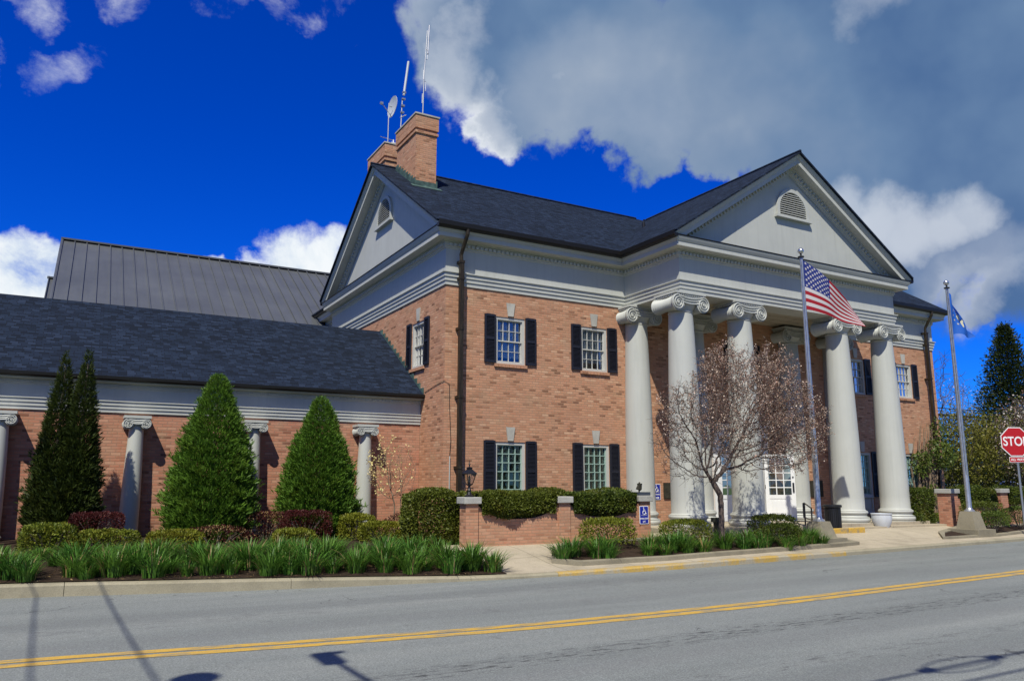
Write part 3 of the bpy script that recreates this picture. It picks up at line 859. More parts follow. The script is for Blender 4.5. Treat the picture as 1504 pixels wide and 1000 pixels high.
# portico floor and step, doors, plaques
b = MB()
b.box(5.45,-2.72,.1, X2+.55,-.02,FLOOR); b.build('portico_floor', M['sidewalk'], hall)
b = MB(); b.box(5.2,-3.05,.1, X2+.95,-2.72,FLOOR-.09); b.build('portico_step', M['sidewalk'], hall)
b = MB()
DX0, DX1 = 9.42, 11.42
b.box(DX0-.22,-.07,FLOOR, DX0+.06,.10,3.12); b.box(DX1-.06,-.07,FLOOR, DX1+.22,.10,3.12)
b.box(DX0-.22,-.09,3.12, DX1+.22,.10,3.42); b.box(DX0-.32,-.18,3.42, DX1+.32,.10,3.52)
b.box(DX0+.06,-.03,2.62, DX1-.06,.08,2.70)
for k in range(1,6): b.box(DX0+.06+(1.88)*k/6-.012,.0,2.70, DX0+.06+1.88*k/6+.012,.05,3.12)
surround = b.build('door_surround', M['white'], hall)
b = MB(); b.box(DX0+.06,.02,2.70, DX1-.06,.026,3.12); b.build('pane', M['glass'], surround)
b = MB(); b.box(DX0-.1,.35,FLOOR-.02, DX1+.1,4.2,FLOOR); b.box(DX0-.9,4.2,FLOOR, DX1+.9,4.25,3.2); b.box(DX0-.9,.2,FLOOR,DX0-.85,4.2,3.2); b.box(DX1+.85,.2,FLOOR,DX1+.9,4.2,3.2); b.box(DX0-.9,.2,3.2,DX1+.9,4.25,3.25)
b.build('lobby_room', M['warmroom'], hall)
def door_leaf(hx, hy, ang, flip, w=.93, hgt=2.08):
    d = Vector((math.cos(ang), math.sin(ang), 0)); n = Vector((d.y,-d.x,0)); o = Vector((hx,hy,FLOOR+.01))
    def bar(mb, a0, a1, z0, z1, t): mb.obox(o+d*((a0+a1)/2)+Vector((0,0,(z0+z1)/2)), d*((a1-a0)/2), n*t, (0,0,(z1-z0)/2))
    b = MB()
    bar(b,0,.12,0,hgt,.022); bar(b,w-.12,w,0,hgt,.022); bar(b,.12,w-.12,0,.16,.0215); bar(b,.12,w-.12,hgt-.12,hgt,.0215)
    bar(b,.12,w-.12,.68,.80,.0215); bar(b,.12,w-.12,.16,.68,.010); bar(b,.19,w-.19,.23,.61,.017)
    for k in (1,2): a = .12+(w-.24)*k/3; bar(b,a-.014,a+.014,.80,hgt-.12,.018)
    for k in range(1,5): z = .80+(hgt-.92)*k/5; bar(b,.121,w-.121,z-.014,z+.014,.0175)
    lf = b.build('door', M['white'], hall)
    p = MB(); bar(p,.12,w-.12,.80,hgt-.12,.004); p.build('pane', M['glass'], lf)
    h = MB(); s = 1 if flip else -1
    hp = o+d*(w-.06)+Vector((0,0,1.03))
    for sg in (1,-1): h.obox(hp+n*sg*.035, d*.028, n*.012, (0,0,.15)); h.obox(hp+n*sg*.03+Vector((0,0,.33)), d*.022, n*.012, (0,0,.022))
    h.build('handle', M['black'], lf)
    h = MB()
    for z in (.2,1.05,1.85): h.tube([o+Vector((0,0,z-.06))+n*.02, o+Vector((0,0,z+.06))+n*.02], .014, 8)
    h.build('hinge', M['black'], lf)
door_leaf(DX0+.065, .03, 0, True)
door_leaf(DX1-.10, -.14, R(-38), False)
b = MB(); b.box(7.20,-.035,1.22, 7.66,-.002,1.69); b.box(7.22,-.042,1.24,7.64,-.035,1.67); b.build('wall_plaque', M['bronze'], hall)
b = MB(); b.box(13.60,-.035,1.22, 14.22,-.002,1.76); b.box(13.62,-.042,1.24,14.20,-.035,1.74); b.build('wall_plaque', M['bronze'], hall)
b = MB(); b.box(20.2,-.02,.2,20.24,-.001,.22); 
# downspouts
def downspout(x, parent, zt=8.28, y0=-OV-.02, zb=.45, w=.055):
    b = MB()
    pts = [(x+.02,y0,zt),(x+.02,y0,zt-.12),(x-.02,-.20,zt-.62),(x,-.19,zt-.80)]
    b.tube(pts, [.055,.05,.05,.05], 10)
    b.box(x-w,-.25,zb, x+w,-.14,zt-.78)
    for z in (zt-.80, zt-1.25, zt-2.6, zt-4.4, zt-6.2):
        if z > zb: b.box(x-w-.012,-.262,z-.05, x+w+.012,-.005,z+.02)
    b.build('downspout', M['copper'], parent)
downspout(.36, hall); downspout(W-.62, hall)
b = MB(); b.tube([(.17,-.03,.4),(.17,-.03,2.35)], .014, 6)
b.build('conduit', M['trim'], hall)
b = MB(); b.tube([(.17,-.02,2.35),(.20,-.02,2.75),(.15,-.015,3.6),(.14,-.015,4.2),(-.012,-.012,4.28),(-.012,.5,4.22),(-.012,1.25,4.1)], .007, 5)
b.build('wall_cable', M['cable'], hall)
# chimneys
def chimney(x0, x1, y0, y1, zb, zt):
    b = MB(); b.box(x0,y0,zb, x1,y1,zt-.62)
    b.box(x0-.04,y0-.04,zt-.62, x1+.04,y1+.04,zt-.54); b.box(x0-.008,y0-.008,zt-.54,x1+.008,y1+.008,zt-.46); b.box(x0-.045,y0-.045,zt-.46, x1+.045,y1+.045,zt-.02)
    c = b.build('chimney', M['brick'], hall)
    k = MB(); k.box(x0-.07,y0-.07,zt-.02, x1+.07,y1+.07,zt+.03); k.build('chimney_cap', M['cap'], c)
    return c
cy0, cy1 = 3.0, 4.62
ch1 = chimney(.27,.97,cy0,cy1, 10.3, 13.07)
k = MB(); zf = lambda y: zr-(D/2-y)*SL
for xa, xb in ((.235,.268),(.972,1.005)):
    n = 8
    for j in range(n):
        ya = cy0-.03+(cy1-cy0+.03)*j/n; yb = cy0-.03+(cy1-cy0+.03)*(j+1)/n
        k.box(xa,ya,zf(ya)-.03, xb,yb-.004,zf(ya)+.26)
k.box(.235,cy0-.035,zf(cy0)-.04, 1.005,cy0-.002,zf(cy0)+.16); k.obox((.62,cy0-.10,zf(cy0-.10)+.02), (.50,0,0), (0,.09,.09*SL), (0,0,.006))
k.build('copper_flashing', M['verdigris'], ch1)
ch2 = chimney(.27,.97,5.75,7.4, 10.3, 13.18)

# ------------------------------------------------------------------ the single storey brick wing
YW, WL = 1.55, -15
wing = empty('single_storey_brick_wing', (-7, YW, 0), 'low single storey brick wing with dark shingle roof and grey half columns', 'building')
b = MB(); wall(b, (WL,YW), (1,0), -WL-.005, .1, 3.4, [], .1, (0,-1)); wall(b, (WL,8.2), (0,-1), 8.2-YW, .1, 3.4, [], .1, (-1,0)); wall(b,(0-.005,8.2),(-1,0),-WL-.005,.1,3.4,[],.1,(0,1))
b.build('brick_wall', M['brick_red'], wing)
WP = [(.0,3.24),(.03,3.24),(.03,3.315),(.05,3.32),(.05,3.395),(.07,3.40),(.07,3.475),(.095,3.485),(.095,3.505),(.025,3.515),(.025,3.78),(.05,3.79),(.05,3.815),(.065,3.82),(.065,3.875),
      (.10,3.885),(.10,3.90),(.22,3.905),(.22,3.95),(.25,3.985),(.25,4.0),(0,4.02)]
wp = [(WL,8),(WL,YW),(-.005,YW)]
b = MB(); b.sweep(wp, WP); b.dentils(wp, 3.825, 3.87, .065, .095, .05, .045); b.build('entablature', M['trim'], wing)
b = MB(); b.sweep([(WL-.3,YW),(-.01,YW)], [(.19,3.93),(.29,3.935),(.325,3.97),(.33,4.035),(.315,4.04),(.31,4.0),(.19,4.0)]); b.build('gutter', M['gutter'], wing)
b = MB(); wy = YW-.28; wr = 4.92; wz = 4.035; wrz = wz+(wr-wy)*SL
slope(b, [(WL-.3,wy,wz),(-.012,wy,wz),(-.012,wr,wrz),(WL-.3,wr,wrz)]); slope(b, [(-.012,2*wr-wy,wz),(WL-.3,2*wr-wy,wz),(WL-.3,wr,wrz),(-.012,wr,wrz)])
wroof = b.build('shingle_roof', M['shingle'], wing)
b = MB(); n = 15
for j in range(n):
    ya = wy+.05+(wr-wy-.05)*j/n; yb = wy+.05+(wr-wy-.05)*(j+1)/n; za = wz+(ya-wy)*SL
    b.box(-.034,ya,za-.04, -.004,yb-.004,za+.17)
b.build('copper_flashing', M['verdigris'], wroof)
for x in (-9.60,-7.02,-4.44,-1.63):
    column(x, 1.30, .40, .205, .150, 2.86, 3.16, .36, .40, .115, wing, base_scale=.55)
b = MB()
for x in (-9.60,-7.02,-4.44,-1.63):
    pass
b = MB(); b.box(-9.98,1.36,.4,-9.86,1.48,3.72); b.tube([(-9.92,1.28,3.95),(-9.92,1.30,3.82),(-9.92,1.42,3.70)], .05, 8)
for z in (1.2,2.6,3.55): b.box(-9.995,1.35,z,-9.845,1.55,z+.06)
b.build('downspout', M['verdigris'], wing)
b = MB(); b.box(-9.66,YW-.10,1.62,-9.52,YW-.002,1.86); b.box(-9.64,YW-.16,1.50,-9.60,YW-.10,1.70); b.build('meter_box', M['black'], wing)

# ------------------------------------------------------------------ steel-roofed hall behind
back = empty('steel_roofed_hall', (-3, 18, 0), 'large building behind with grey brown standing seam metal roof', 'building')
RY, RZ, BE = 18.0, 11.60, 10.35; S2 = .632; ez2 = RZ-(RY-BE)*S2; bx0, bx1 = -9.27, 3.6
b = MB()
b.box(bx0+.25,BE+.35,.1, bx1-.2,2*RY-BE-.35,ez2+.1)
b.face([(bx0+.25,BE+.35,ez2+.1),(bx0+.25,RY,RZ-.12),(bx0+.25,2*RY-BE-.35,ez2+.1)])
b.build('wall', M['siding'], back)
b = MB(); slope(b, [(bx0,BE,ez2),(bx1,BE,ez2),(bx1,RY,RZ),(bx0,RY,RZ)], .12); slope(b, [(bx1,2*RY-BE,ez2),(bx0,2*RY-BE,ez2),(bx0,RY,RZ),(bx1,RY,RZ)], .12)
d = Vector((0,RY-BE,RZ-ez2)); dn = d.normalized(); nn = Vector((0,-dn.z,dn.y)); x = bx0+.02
while x < bx1:
    c = Vector((x,(BE+RY)/2,(ez2+RZ)/2))+nn*.03; b.obox(c, (.016,0,0), d/2, nn*.032); x += .44
b.obox((( bx0+bx1)/2,RY,RZ+.03), ((bx1-bx0)/2+.05,0,0), (0,.16,0), (0,0,.035)); 
b.obox(Vector((bx0-.02,(BE+RY)/2,(ez2+RZ)/2))+nn*.0, (.03,0,0), d/2, nn*.075)
b.build('standing_seam_roof', M['metalroof'], back)
b = MB(); lo = 9.9
b.box(-9.5,18.4,.1,-9.0,24,8.6); b.build('side_wall', M['siding'], back)
b = MB(); slope(b, [(-9.62,14.2,7.5),(-9.0,14.2,7.5),(-9.0,18,9.9),(-9.62,18,9.9)], .1); 
for x in (-9.60,-9.42,-9.26): b.obox(Vector((x,16.1,8.7))+Vector((0,-.05,.06)), (.014,0,0), (0,1.9,1.2), (0,-.015,.024))
b.obox((-9.31,18,9.93),(.35,0,0),(0,.12,0),(0,0,.03))
b.build('lower_seam_roof', M['metalroof'], back)
# ------------------------------------------------------------------ aerials on the chimneys
dish = empty('satellite_dish', (.38,5.85,13.2), 'white satellite dish on a thin mast above the rear chimney', 'satellite dish')
b = MB(); b.tube([(.38,5.85,12.7),(.38,5.85,14.72)], .022, 8); b.tube([(.38,5.85,14.6),(.50,5.85,14.62)], .02, 6); b.tube([(.1,5.85,13.42),(.6,5.85,13.38)], .012, 6); b.build('mast', M['galv'], dish)
b = MB(); ax = Vector((-.96,-.06,.05)).normalized(); e1 = ax.cross(Vector((0,0,1))).normalized(); e2 = e1.cross(ax)
def dpt(r, a, off=0): return Vector((.56,5.85,14.62))+(e1*math.cos(a)+e2*math.sin(a))*r+ax*(r*r*.42+off)
rs = [.001,.09,.18,.27,.35,.39]
for off, fl in ((0,False),(-.015,True)):
    for k in range(len(rs)-1):
        for j in range(24):
            a0, a1 = 2*math.pi*j/24, 2*math.pi*(j+1)/24
            q = [dpt(rs[k],a0,off),dpt(rs[k],a1,off),dpt(rs[k+1],a1,off),dpt(rs[k+1],a0,off)]
            b.face(q[::-1] if fl else q)
for j in range(24):
    a0, a1 = 2*math.pi*j/24, 2*math.pi*(j+1)/24; b.face([dpt(.39,a0),dpt(.39,a1),dpt(.39,a1,-.015),dpt(.39,a0,-.015)])
b.build('reflector', M['pot'], dish, smooth=True)
b = MB(); b.tube([dpt(.37,math.pi*1.5), Vector((.56,5.85,14.62))+ax*.45], .012, 6); b.obox(tuple(Vector((.56,5.85,14.62))+ax*.46), (.05,0,0),(0,.04,0),(0,0,.04)); b.build('feed_arm', M['galv'], dish)
b = MB(); b.box(.48,5.78,12.98,.68,5.9,13.28); b.tube([(.58,5.84,12.5),(.58,5.84,12.98)], .02, 6); b.tube([(.58,5.84,13.28),(.58,5.84,13.4)], .025, 6); b.build('junction_box', M['signwhite'], dish)
an = empty('short_aerial', (.58,5.3,12.6), 'stubby pale rod aerial clamped to a mast between the two chimneys', 'aerial')
b = MB(); b.tube([(.58,5.3,11.9),(.66,5.3,14.75)], .024, 8); b.build('mast', M['galv'], an)
b = MB(); b.tube([(.70,5.28,14.85),(.84,5.28,16.15)], .042, 10); b.build('aerial_rod', M['pot'], an, smooth=True)
b = MB()
for z in (14.2,14.45,14.7,14.95): b.obox((.655+.012*(z-14.2)*6,5.27,z), (.06,0,0),(0,.035,0),(0,0,.03))
b.tube([(.60,5.3,14.0),(.78,5.2,14.1)], .015, 6); b.build('clamp', M['galv'], an)
an = empty('tall_aerial', (.78,3.8,13.1), 'tall thin whip aerial rising from the front chimney', 'aerial')
b = MB(); b.tube([(.80,3.8,13.02),(.82,3.8,14.9),(.90,3.8,16.55)], [.024,.022,.018], 8); b.build('mast', M['galv'], an)
b = MB()
for z, s in ((13.9,-1),(14.35,1),(14.75,-1),(15.5,1)):
    x = .80+(z-13)*.028; b.tube([(x,3.8,z),(x+s*.05,3.8,z+.02),(x+s*.05,3.8,z+.34),(x,3.8,z+.36)], .012, 6)
b.tube([(.93,3.78,15.7),(.96,3.78,16.75)], .030, 8); b.build('dipole', M['alu'], an)

# ------------------------------------------------------------------ garden wall, piers, lamp
def swag_wall(mb, x0, x1, y0, y1, zb0, zb1, ztop, sag):
    n = 14
    for k in range(n):
        a, c = x0+(x1-x0)*k/n, x0+(x1-x0)*(k+1)/n
        za = ztop-sag*(1-abs(2*k/n-1)**3); zc = ztop-sag*(1-abs(2*(k+1)/n-1)**3)
        zA = zb0; zC = zb0
        mb.face([(a,y0,zA),(c,y0,zC),(c,y0,zc),(a,y0,za)]); mb.face([(c,y1,zC),(a,y1,zA),(a,y1,za),(c,y1,zc)])
        mb.face([(a,y0,za),(c,y0,zc),(c,y1,zc),(a,y1,za)])
    mb.face([(x0,y0,zb0),(x0,y0,ztop),(x0,y1,ztop),(x0,y1,zb0)]); mb.face([(x1,y1,zb0),(x1,y1,ztop),(x1,y0,ztop),(x1,y0,zb0)])
def pier(wallobj, x0, x1, y0, y1, zb, zt, m=M['brick']):
    b = MB(); b.box(x0+.055,y0+.055,zb, x1-.055,y1-.055,zt-.14); p = b.build('pier', m, wallobj)
    k = MB(); k.box(x0,y0,zt-.14, x1,y1,zt); c = k.build('pier_cap', M['cap'], p)
    bv = c.modifiers.new('bevel','BEVEL'); bv.width = .012; bv.segments = 2
    return p
YWL = -3.45
gw = empty('garden_wall', (1.3,-3.28,.3), 'low brick garden wall with three stone capped piers left of the portico', 'wall')
b = MB(); swag_wall(b, -.72,1.30,YWL+.10,YWL+.33,.05,.05,1.22,.30); swag_wall(b, 1.60,3.58,YWL+.10,YWL+.33,.05,.05,1.22,.30); b.build('wall_panel', M['brick'], gw)
pier(gw,-1.07,-.67,YWL,YWL+.40,.05,1.39); pier(gw,1.24,1.65,YWL,YWL+.40,.05,1.385); pier(gw,3.53,3.94,YWL,YWL+.40,.05,1.39)
gr = empty('garden_wall', (20,-3.1,.3), 'low brick garden wall behind the right flagpole and blue flag', 'wall')
b = MB(); swag_wall(b, 16.6,18.9,-3.2,-2.97,.05,.05,1.3,.32); swag_wall(b,19.4,22.4,-3.2,-2.97,.05,.05,1.3,.32); swag_wall(b,22.9,26.5,-3.2,-2.97,.05,.05,1.3,.32); b.build('wall_panel', M['brick_red'], gr)
for x in (16.12,18.98,22.4,26.4): pier(gr,x,x+.53,-3.3,-2.77,.05,1.50, M['brick_red'])
# lantern
lx_, ly_ = -.87, -3.25
lamp = empty('post_lantern', (lx_,ly_,1.39), 'black four sided lantern standing on the left stone pier cap', 'lantern')
b = MB(); b.lathe([(.10,1.39),(.10,1.42),(.055,1.44),(.035,1.50),(.05,1.53),(.028,1.56),(.028,1.62),(.06,1.64),(.06,1.66)], (lx_,ly_,0), 12)
for s in (-1,1): b.tube([(lx_,ly_,1.56),(lx_+s*.09,ly_,1.58),(lx_+s*.085,ly_,1.53)], .012, 6)
b.build('stem', M['black'], lamp, smooth=True)
b = MB()
for sx, sy in ((-1,-1),(1,-1),(1,1),(-1,1)): b.tube([(lx_+sx*.05,ly_+sy*.05,1.65),(lx_+sx*.105,ly_+sy*.105,1.87)], .009, 6)
b.lathe([(.058*1.414,1.645),(.06*1.414,1.665)], (lx_,ly_,0), 4)
b.build('lantern_frame', M['black'], lamp)
b = MB(); r0, r1 = .046, .10
q0 = [(lx_+sx*r0,ly_+sy*r0,1.665) for sx, sy in ((-1,-1),(1,-1),(1,1),(-1,1))]; q1 = [(lx_+sx*r1,ly_+sy*r1,1.865) for sx, sy in ((-1,-1),(1,-1),(1,1),(-1,1))]
for k in range(4): b.face([q0[k],q0[(k+1)%4],q1[(k+1)%4],q1[k]])
b.build('lantern_glass', M['lampglass'], lamp)
b = MB()
for (ra, za), (rb_, zb_) in (((.125,1.865),(.125,1.88)),((.125,1.88),(.045,1.965)),((.045,1.965),(.045,1.99)),((.045,1.99),(.06,1.995)),((.06,1.995),(.02,2.02))):
    A = [(lx_+sx*ra,ly_+sy*ra,za) for sx, sy in ((-1,-1),(1,-1),(1,1),(-1,1))]; B = [(lx_+sx*rb_,ly_+sy*rb_,zb_) for sx, sy in ((-1,-1),(1,-1),(1,1),(-1,1))]
    for k in range(4): b.face([A[k],A[(k+1)%4],B[(k+1)%4],B[k]])
b.lathe([(.018,2.0),(.012,2.05),(.024,2.075),(.008,2.10),(.003,2.16)], (lx_,ly_,0), 8); b.build('lantern_roof', M['black'], lamp)
b = MB(); b.lathe([(.02,1.66),(.022,1.80),(.012,1.84)], (lx_,ly_,0), 8); b.build('burner', M['black'], lamp)
# small fixture on the right pier
fx = empty('pier_spotlight', (3.70,-3.25,1.39), 'small dark spotlight on a slate plinth on the right stone pier cap', 'spotlight')
b = MB(); b.box(3.56,-3.40,1.392,3.90,-3.14,1.47); b.build('plinth', mat('slate_plinth',(.05,.06,.08),.5), fx)
b = MB(); b.tube([(3.68,-3.25,1.47),(3.68,-3.25,1.54)], .018, 8); b.lathe([(.02,-.09),(.05,-.06),(.055,.03),(.065,.08),(.05,.082)], (3.70,-3.25,1.59), 12, 'z'); b.tube([(3.64,-3.25,1.53),(3.70,-3.25,1.70)], [.05,.02], 8); b.build('spot_head', M['bronze'], fx, smooth=True)

# ------------------------------------------------------------------ signs
def text_mesh(name, s, size, loc, u, n, m, parent, sx=1.0, bold=.0):
    cu = bpy.data.curves.new(name, 'FONT'); cu.body = s; cu.size = size; cu.align_x = 'CENTER'; cu.align_y = 'CENTER'; cu.extrude = .001; cu.offset = bold
    o = bpy.data.objects.new(name, cu); COL.objects.link(o); bpy.context.view_layer.update()
    me = bpy.data.meshes.new_from_object(o.evaluated_get(bpy.context.evaluated_depsgraph_get()))
    bpy.data.objects.remove(o); u = Vector(u).normalized(); n = Vector(n).normalized(); up = n.cross(u)
    mx = Matrix(((u.x,up.x,n.x,0),(u.y,up.y,n.y,0),(u.z,up.z,n.z,0),(0,0,0,1)))
    for v in me.vertices: v.co = mx @ Vector((v.co.x*sx, v.co.y, v.co.z)) + Vector(loc) - ORG[parent.name]
    me.name = name; me.materials.clear(); me.materials.append(m)
    return link(name, me, parent, ORG[parent.name])
def rrect(mb, c, u, n, w, h, r, d0, d1):
    c, u, n = Vector(c), Vector(u), Vector(n); pts = []
    for cx, cz, a0 in ((w/2-r,h/2-r,0),(-w/2+r,h/2-r,90),(-w/2+r,-h/2+r,180),(w/2-r,-h/2+r,270)):
        for k in range(5): a = R(a0+k*22.5); pts.append((cx+r*math.cos(a), cz+r*math.sin(a)))
    fr = [c+u*x+n*d1+Vector((0,0,z)) for x, z in pts]; bk = [c+u*x+n*d0+Vector((0,0,z)) for x, z in pts]
    mb.face(fr); 
    for k in range(len(pts)): mb.face([fr[k], bk[k], bk[(k+1)%len(pts)], fr[(k+1)%len(pts)]])
def access_sign(label, c, w, h, lines, arrow):
    s = empty('access_sign', c, label, 'sign'); c = Vector(c); u, n = Vector((1,0,0)), Vector((0,-1,0))
    b = MB(); rrect(b, c, u, n, w, h, .025, -.004, .004); b.build('border', M['signwhite'], s)
    b = MB(); rrect(b, c, u, n, w-.03, h-.03, .018, .004, .006); b.build('plate', M['signblue'], s)
    k = MB(); y = c.y-.009; cx, cz = c.x, c.z+h*.20; q = h*.52*.5
    P = lambda x, z: (cx+x*q, y, cz+z*q)
    k.sphere(P(-.12,.72), q*.13, 10, .999)
    k.tube([P(-.10,.55),P(-.04,.02),P(.34,.0),P(.52,-.52),P(.68,-.50)], q*.085, 6); k.tube([P(-.08,.30),P(.30,.28)], q*.075, 6)
    k.tube([P(.36*math.cos(a)-.0,-.28+.42*math.sin(a)) for a in np.linspace(R(125),R(370),16)], q*.07, 6)
    fr = .5*min(w-.05,h*.52)
    k.tube([P(-.8,-.85),P(.8,-.85)], q*.025, 4)
    k.build('wheelchair_symbol', M['signwhite'], s)
    for i, (txt, zz, sz) in enumerate(lines): text_mesh('lettering', txt, sz, (c.x, c.y-.0075, c.z+zz), u, n, M['signwhite'], s, .86, .0015)
    if arrow:
        k = MB(); z = c.z-h*.36; k.box(c.x-w*.3,y,z-.013,c.x+w*.12,y+.002,z+.013); k.face([(c.x+w*.1,y,z-.035),(c.x+w*.32,y,z),(c.x+w*.1,y,z+.035)]); k.build('arrow', M['signwhite'], s)
access_sign('blue wheelchair sign with two lines of white lettering on the brick pier', (3.68,-3.405,.94), .27, .42, [('WHEELCHAIR',-.085,.048),('LIFT',-.155,.056)], False)
access_sign('blue wheelchair sign with a right arrow on the wall beside the bronze plaque', (6.93,-.012,1.42), .30, .46, [('ENTRANCE',-.075,.052)], True)
# stop sign
st = empty('stop_sign', (17.9,-4.55,.3), 'red octagonal stop sign with an all way plate on a steel post', 'stop sign')
u = Vector((.86,-.50,0)).normalized(); n = Vector((u.y,-u.x,0))
if n.y > 0: n = -n
STC = Vector((17.68,-4.62,2.97))
def octo(r, d0, d1, mm, nm, par):
    b = MB(); pts = [(r*math.cos(R(22.5+45*k)), r*math.sin(R(22.5+45*k))) for k in range(8)]
    fr = [STC+u*x+n*d1+Vector((0,0,z)) for x, z in pts]; bk = [STC+u*x+n*d0+Vector((0,0,z)) for x, z in pts]
    b.face(fr); b.face(bk[::-1])
    for k in range(8): b.face([fr[k], bk[k], bk[(k+1)%8], fr[(k+1)%8]])
    return b.build(nm, mm, par)
octo(.49,.0,.005,M['signwhite'],'border',st); octo(.462,.005,.008,M['signred'],'plate',st)
text_mesh('lettering','STOP',.40,STC+n*.0095,u,n,M['signwhite'],st,.82,.006)
b = MB(); rrect(b, STC+Vector((0,0,-.56))+u*.0, u, n, .50, .17, .02, .0, .005); b.build('border', M['signwhite'], st)
b = MB(); rrect(b, STC+Vector((0,0,-.56)), u, n, .475, .145, .015, .005, .008); b.build('all_way_plate', M['signred'], st)
text_mesh('lettering','ALL WAY',.105,STC+Vector((0,0,-.56))+n*.0095,u,n,M['signwhite'],st,.92,.002)
b = MB(); p = STC-n*.035; b.tube([(p.x+u.x*.02,p.y+u.y*.02,.1),(p.x+u.x*.02,p.y+u.y*.02,3.40)], .035, 8); b.build('post', M['galv'], st)

# ------------------------------------------------------------------ flagpoles and flags
def flagpole(x, y, zg, zb, zt, lab):
    f = empty('flagpole', (x,y,zg), lab, 'flagpole')
    b = MB(); b.box(x-.46,y-.46,zg-.12,x+.46,y+.46,zg+.08); b.build('plinth', M['oldconc'], f)
    b = MB(); A = [(x+sx*.29,y+sy*.29,zg+.08) for sx, sy in ((-1,-1),(1,-1),(1,1),(-1,1))]; B = [(x+sx*.19,y+sy*.19,zb) for sx, sy in ((-1,-1),(1,-1),(1,1),(-1,1))]
    for k in range(4): b.face([A[k],A[(k+1)%4],B[(k+1)%4],B[k]])
    b.face(B); o = b.build('pedestal', M['oldconc'], f); bv = o.modifiers.new('bevel','BEVEL'); bv.width = .02; bv.segments = 2
    b = MB(); b.lathe([(.15,zb),(.15,zb+.02),(.09,zb+.07),(.074,zb+.12),(.072,zb+1.2),(.07,zb+2.6),(.060,zb+4.5),(.045,zt-.30),(.04,zt-.18)], (x,y,0), 16); p = b.build('pole', M['alu'], f, smooth=True)
    b = MB(); b.lathe([(.03,zt-.20),(.085,zt-.185),(.085,zt-.155),(.03,zt-.14),(.022,zt-.08)], (x,y,0), 12); b.build('truck', M['black'], p)
    b = MB(); b.sphere((x,y,zt), .085, 16); b.build('finial_ball', M['chrome'], p, smooth=True)
    b = MB(); b.tube([(x-.06,y-.05,zb+1.1),(x-.055,y-.05,zb+4),(x-.05,y-.04,zt-.2)], .006, 5); b.build('halyard', M['cable'], p)
FP1, FP2 = (8.62,-4.35), (15.45,-4.25)
flagpole(*FP1,.24,.72,7.92,'brushed metal flagpole on a concrete pedestal flying the striped flag')
flagpole(*FP2,.26,.85,7.93,'brushed metal flagpole on a concrete pedestal flying the blue flag')
# the striped flag: cloth surface as a function of fly (a) and hoist (v from the top)
fx0, fy0 = FP1[0]+.06, FP1[1]-.01
def stripes(a, v, off=0):
    def S(a, v):
        zt = 7.66-.10*a-1.36*a**1.15; zb = 6.30-.44*a**1.1
        hx = 1.88*(a-.10*a*a); 
        rip = .10*math.sin(5.2*a+1.5*v)*min(1,a*2)+.05*math.sin(11*a-3*v)*a
        z = zt+(zb-zt)*v
        return Vector((fx0+hx*.93-rip*.35, fy0-hx*.30-rip*.94-.05*v*a, z))
    p = S(a, v)
    if off:
        e = 1e-3; t1 = S(a+e,v)-p; t2 = S(a,v+e)-p; nn = t1.cross(t2).normalized(); p = p+nn*off
    return p
b = MB(); NA = 44
for r in range(13):
    for kk in range(3):
        v0, v1 = (r+kk/3)/13, (r+(kk+1)/3)/13
        for k in range(NA):
            a0, a1 = k/NA, (k+1)/NA
            b.cm = 2 if (r < 7 and a1 <= .41) else (0 if r % 2 == 0 else 1)
            b.face([stripes(a0,v0), stripes(a0,v1), stripes(a1,v1), stripes(a1,v0)])
b.cm = 1
for i in range(9):
    for j in range(6 if i % 2 == 0 else 5):
        ca = .405*((j+.5+(0 if i % 2 == 0 else .5))/6); cv = (7/13)*((i+.7)/9.4)
        for off in (.004,-.004):
            ps = []
            for q in range(10):
                rr = 1 if q % 2 == 0 else .45; w = R(90+36*q); ps.append(stripes(max(.002,ca+.021*rr*math.cos(w)), max(.002,cv-.031*rr*math.sin(w)), off))
            cc = stripes(ca, cv, off)
            for q in range(10): b.face([cc, ps[q], ps[(q+1)%10]])
fl = b.build('striped_flag', [M['flagred'],M['flagwhite'],M['flagblue']], at=(fx0,fy0,7), smooth=True)
tag(fl, 'flag with red and white stripes and white stars on blue, blowing from the left pole', 'flag')
# the blue state flag hanging limp
bx_, by_ = FP2[0]+.05, FP2[1]
def bluef(a, v, off=0):
    def S(a, v):
        zt = 7.62-.22*a-.70*a*a; zb = 6.26-.02*a
        w = .80*(.34+.66*v**1.3)
        hx = a*w*(1.0+.25*math.sin(3*v))
        rip = .09*math.sin(9*a+4*v)*(.3+a*.7)
        return Vector((bx_+hx*.95-rip*.3, by_-hx*.3-rip, zt+(zb-zt)*v+.05*math.sin(6*a)*v))
    p = S(a, v)
    if off:
        e = 1e-3; t1 = S(a+e,v)-p; t2 = S(a,v+e)-p; p = p+t1.cross(t2).normalized()*off
    return p
b = MB()
for i in range(30):
    for k in range(30): b.face([bluef(k/30,i/30), bluef(k/30,(i+1)/30), bluef((k+1)/30,(i+1)/30), bluef((k+1)/30,i/30)])
b.cm = 1
def patch(ca, cv, ra, rv, star=True):
    for off in (.004,-.004):
        ps = [bluef(ca+ra*(1 if q % 2 == 0 or not star else .45)*math.cos(R(90+36*q)), cv-rv*(1 if q % 2 == 0 or not star else .45)*math.sin(R(90+36*q)), off) for q in range(10)]
        cc = bluef(ca, cv, off)
        for q in range(10): b.face([cc, ps[q], ps[(q+1)%10]])
patch(.5,.52,.11,.10,False); patch(.5,.40,.07,.07); patch(.5,.66,.05,.09,False)
for k in range(12): patch(.5+.30*math.cos(R(30*k)), .52+.23*math.sin(R(30*k)), .045, .03)
fl = b.build('blue_flag', [M['stateblue'],M['gold']], at=(bx_,by_,7), smooth=True)
tag(fl, 'blue flag with a pale emblem hanging limp on the right pole', 'flag')

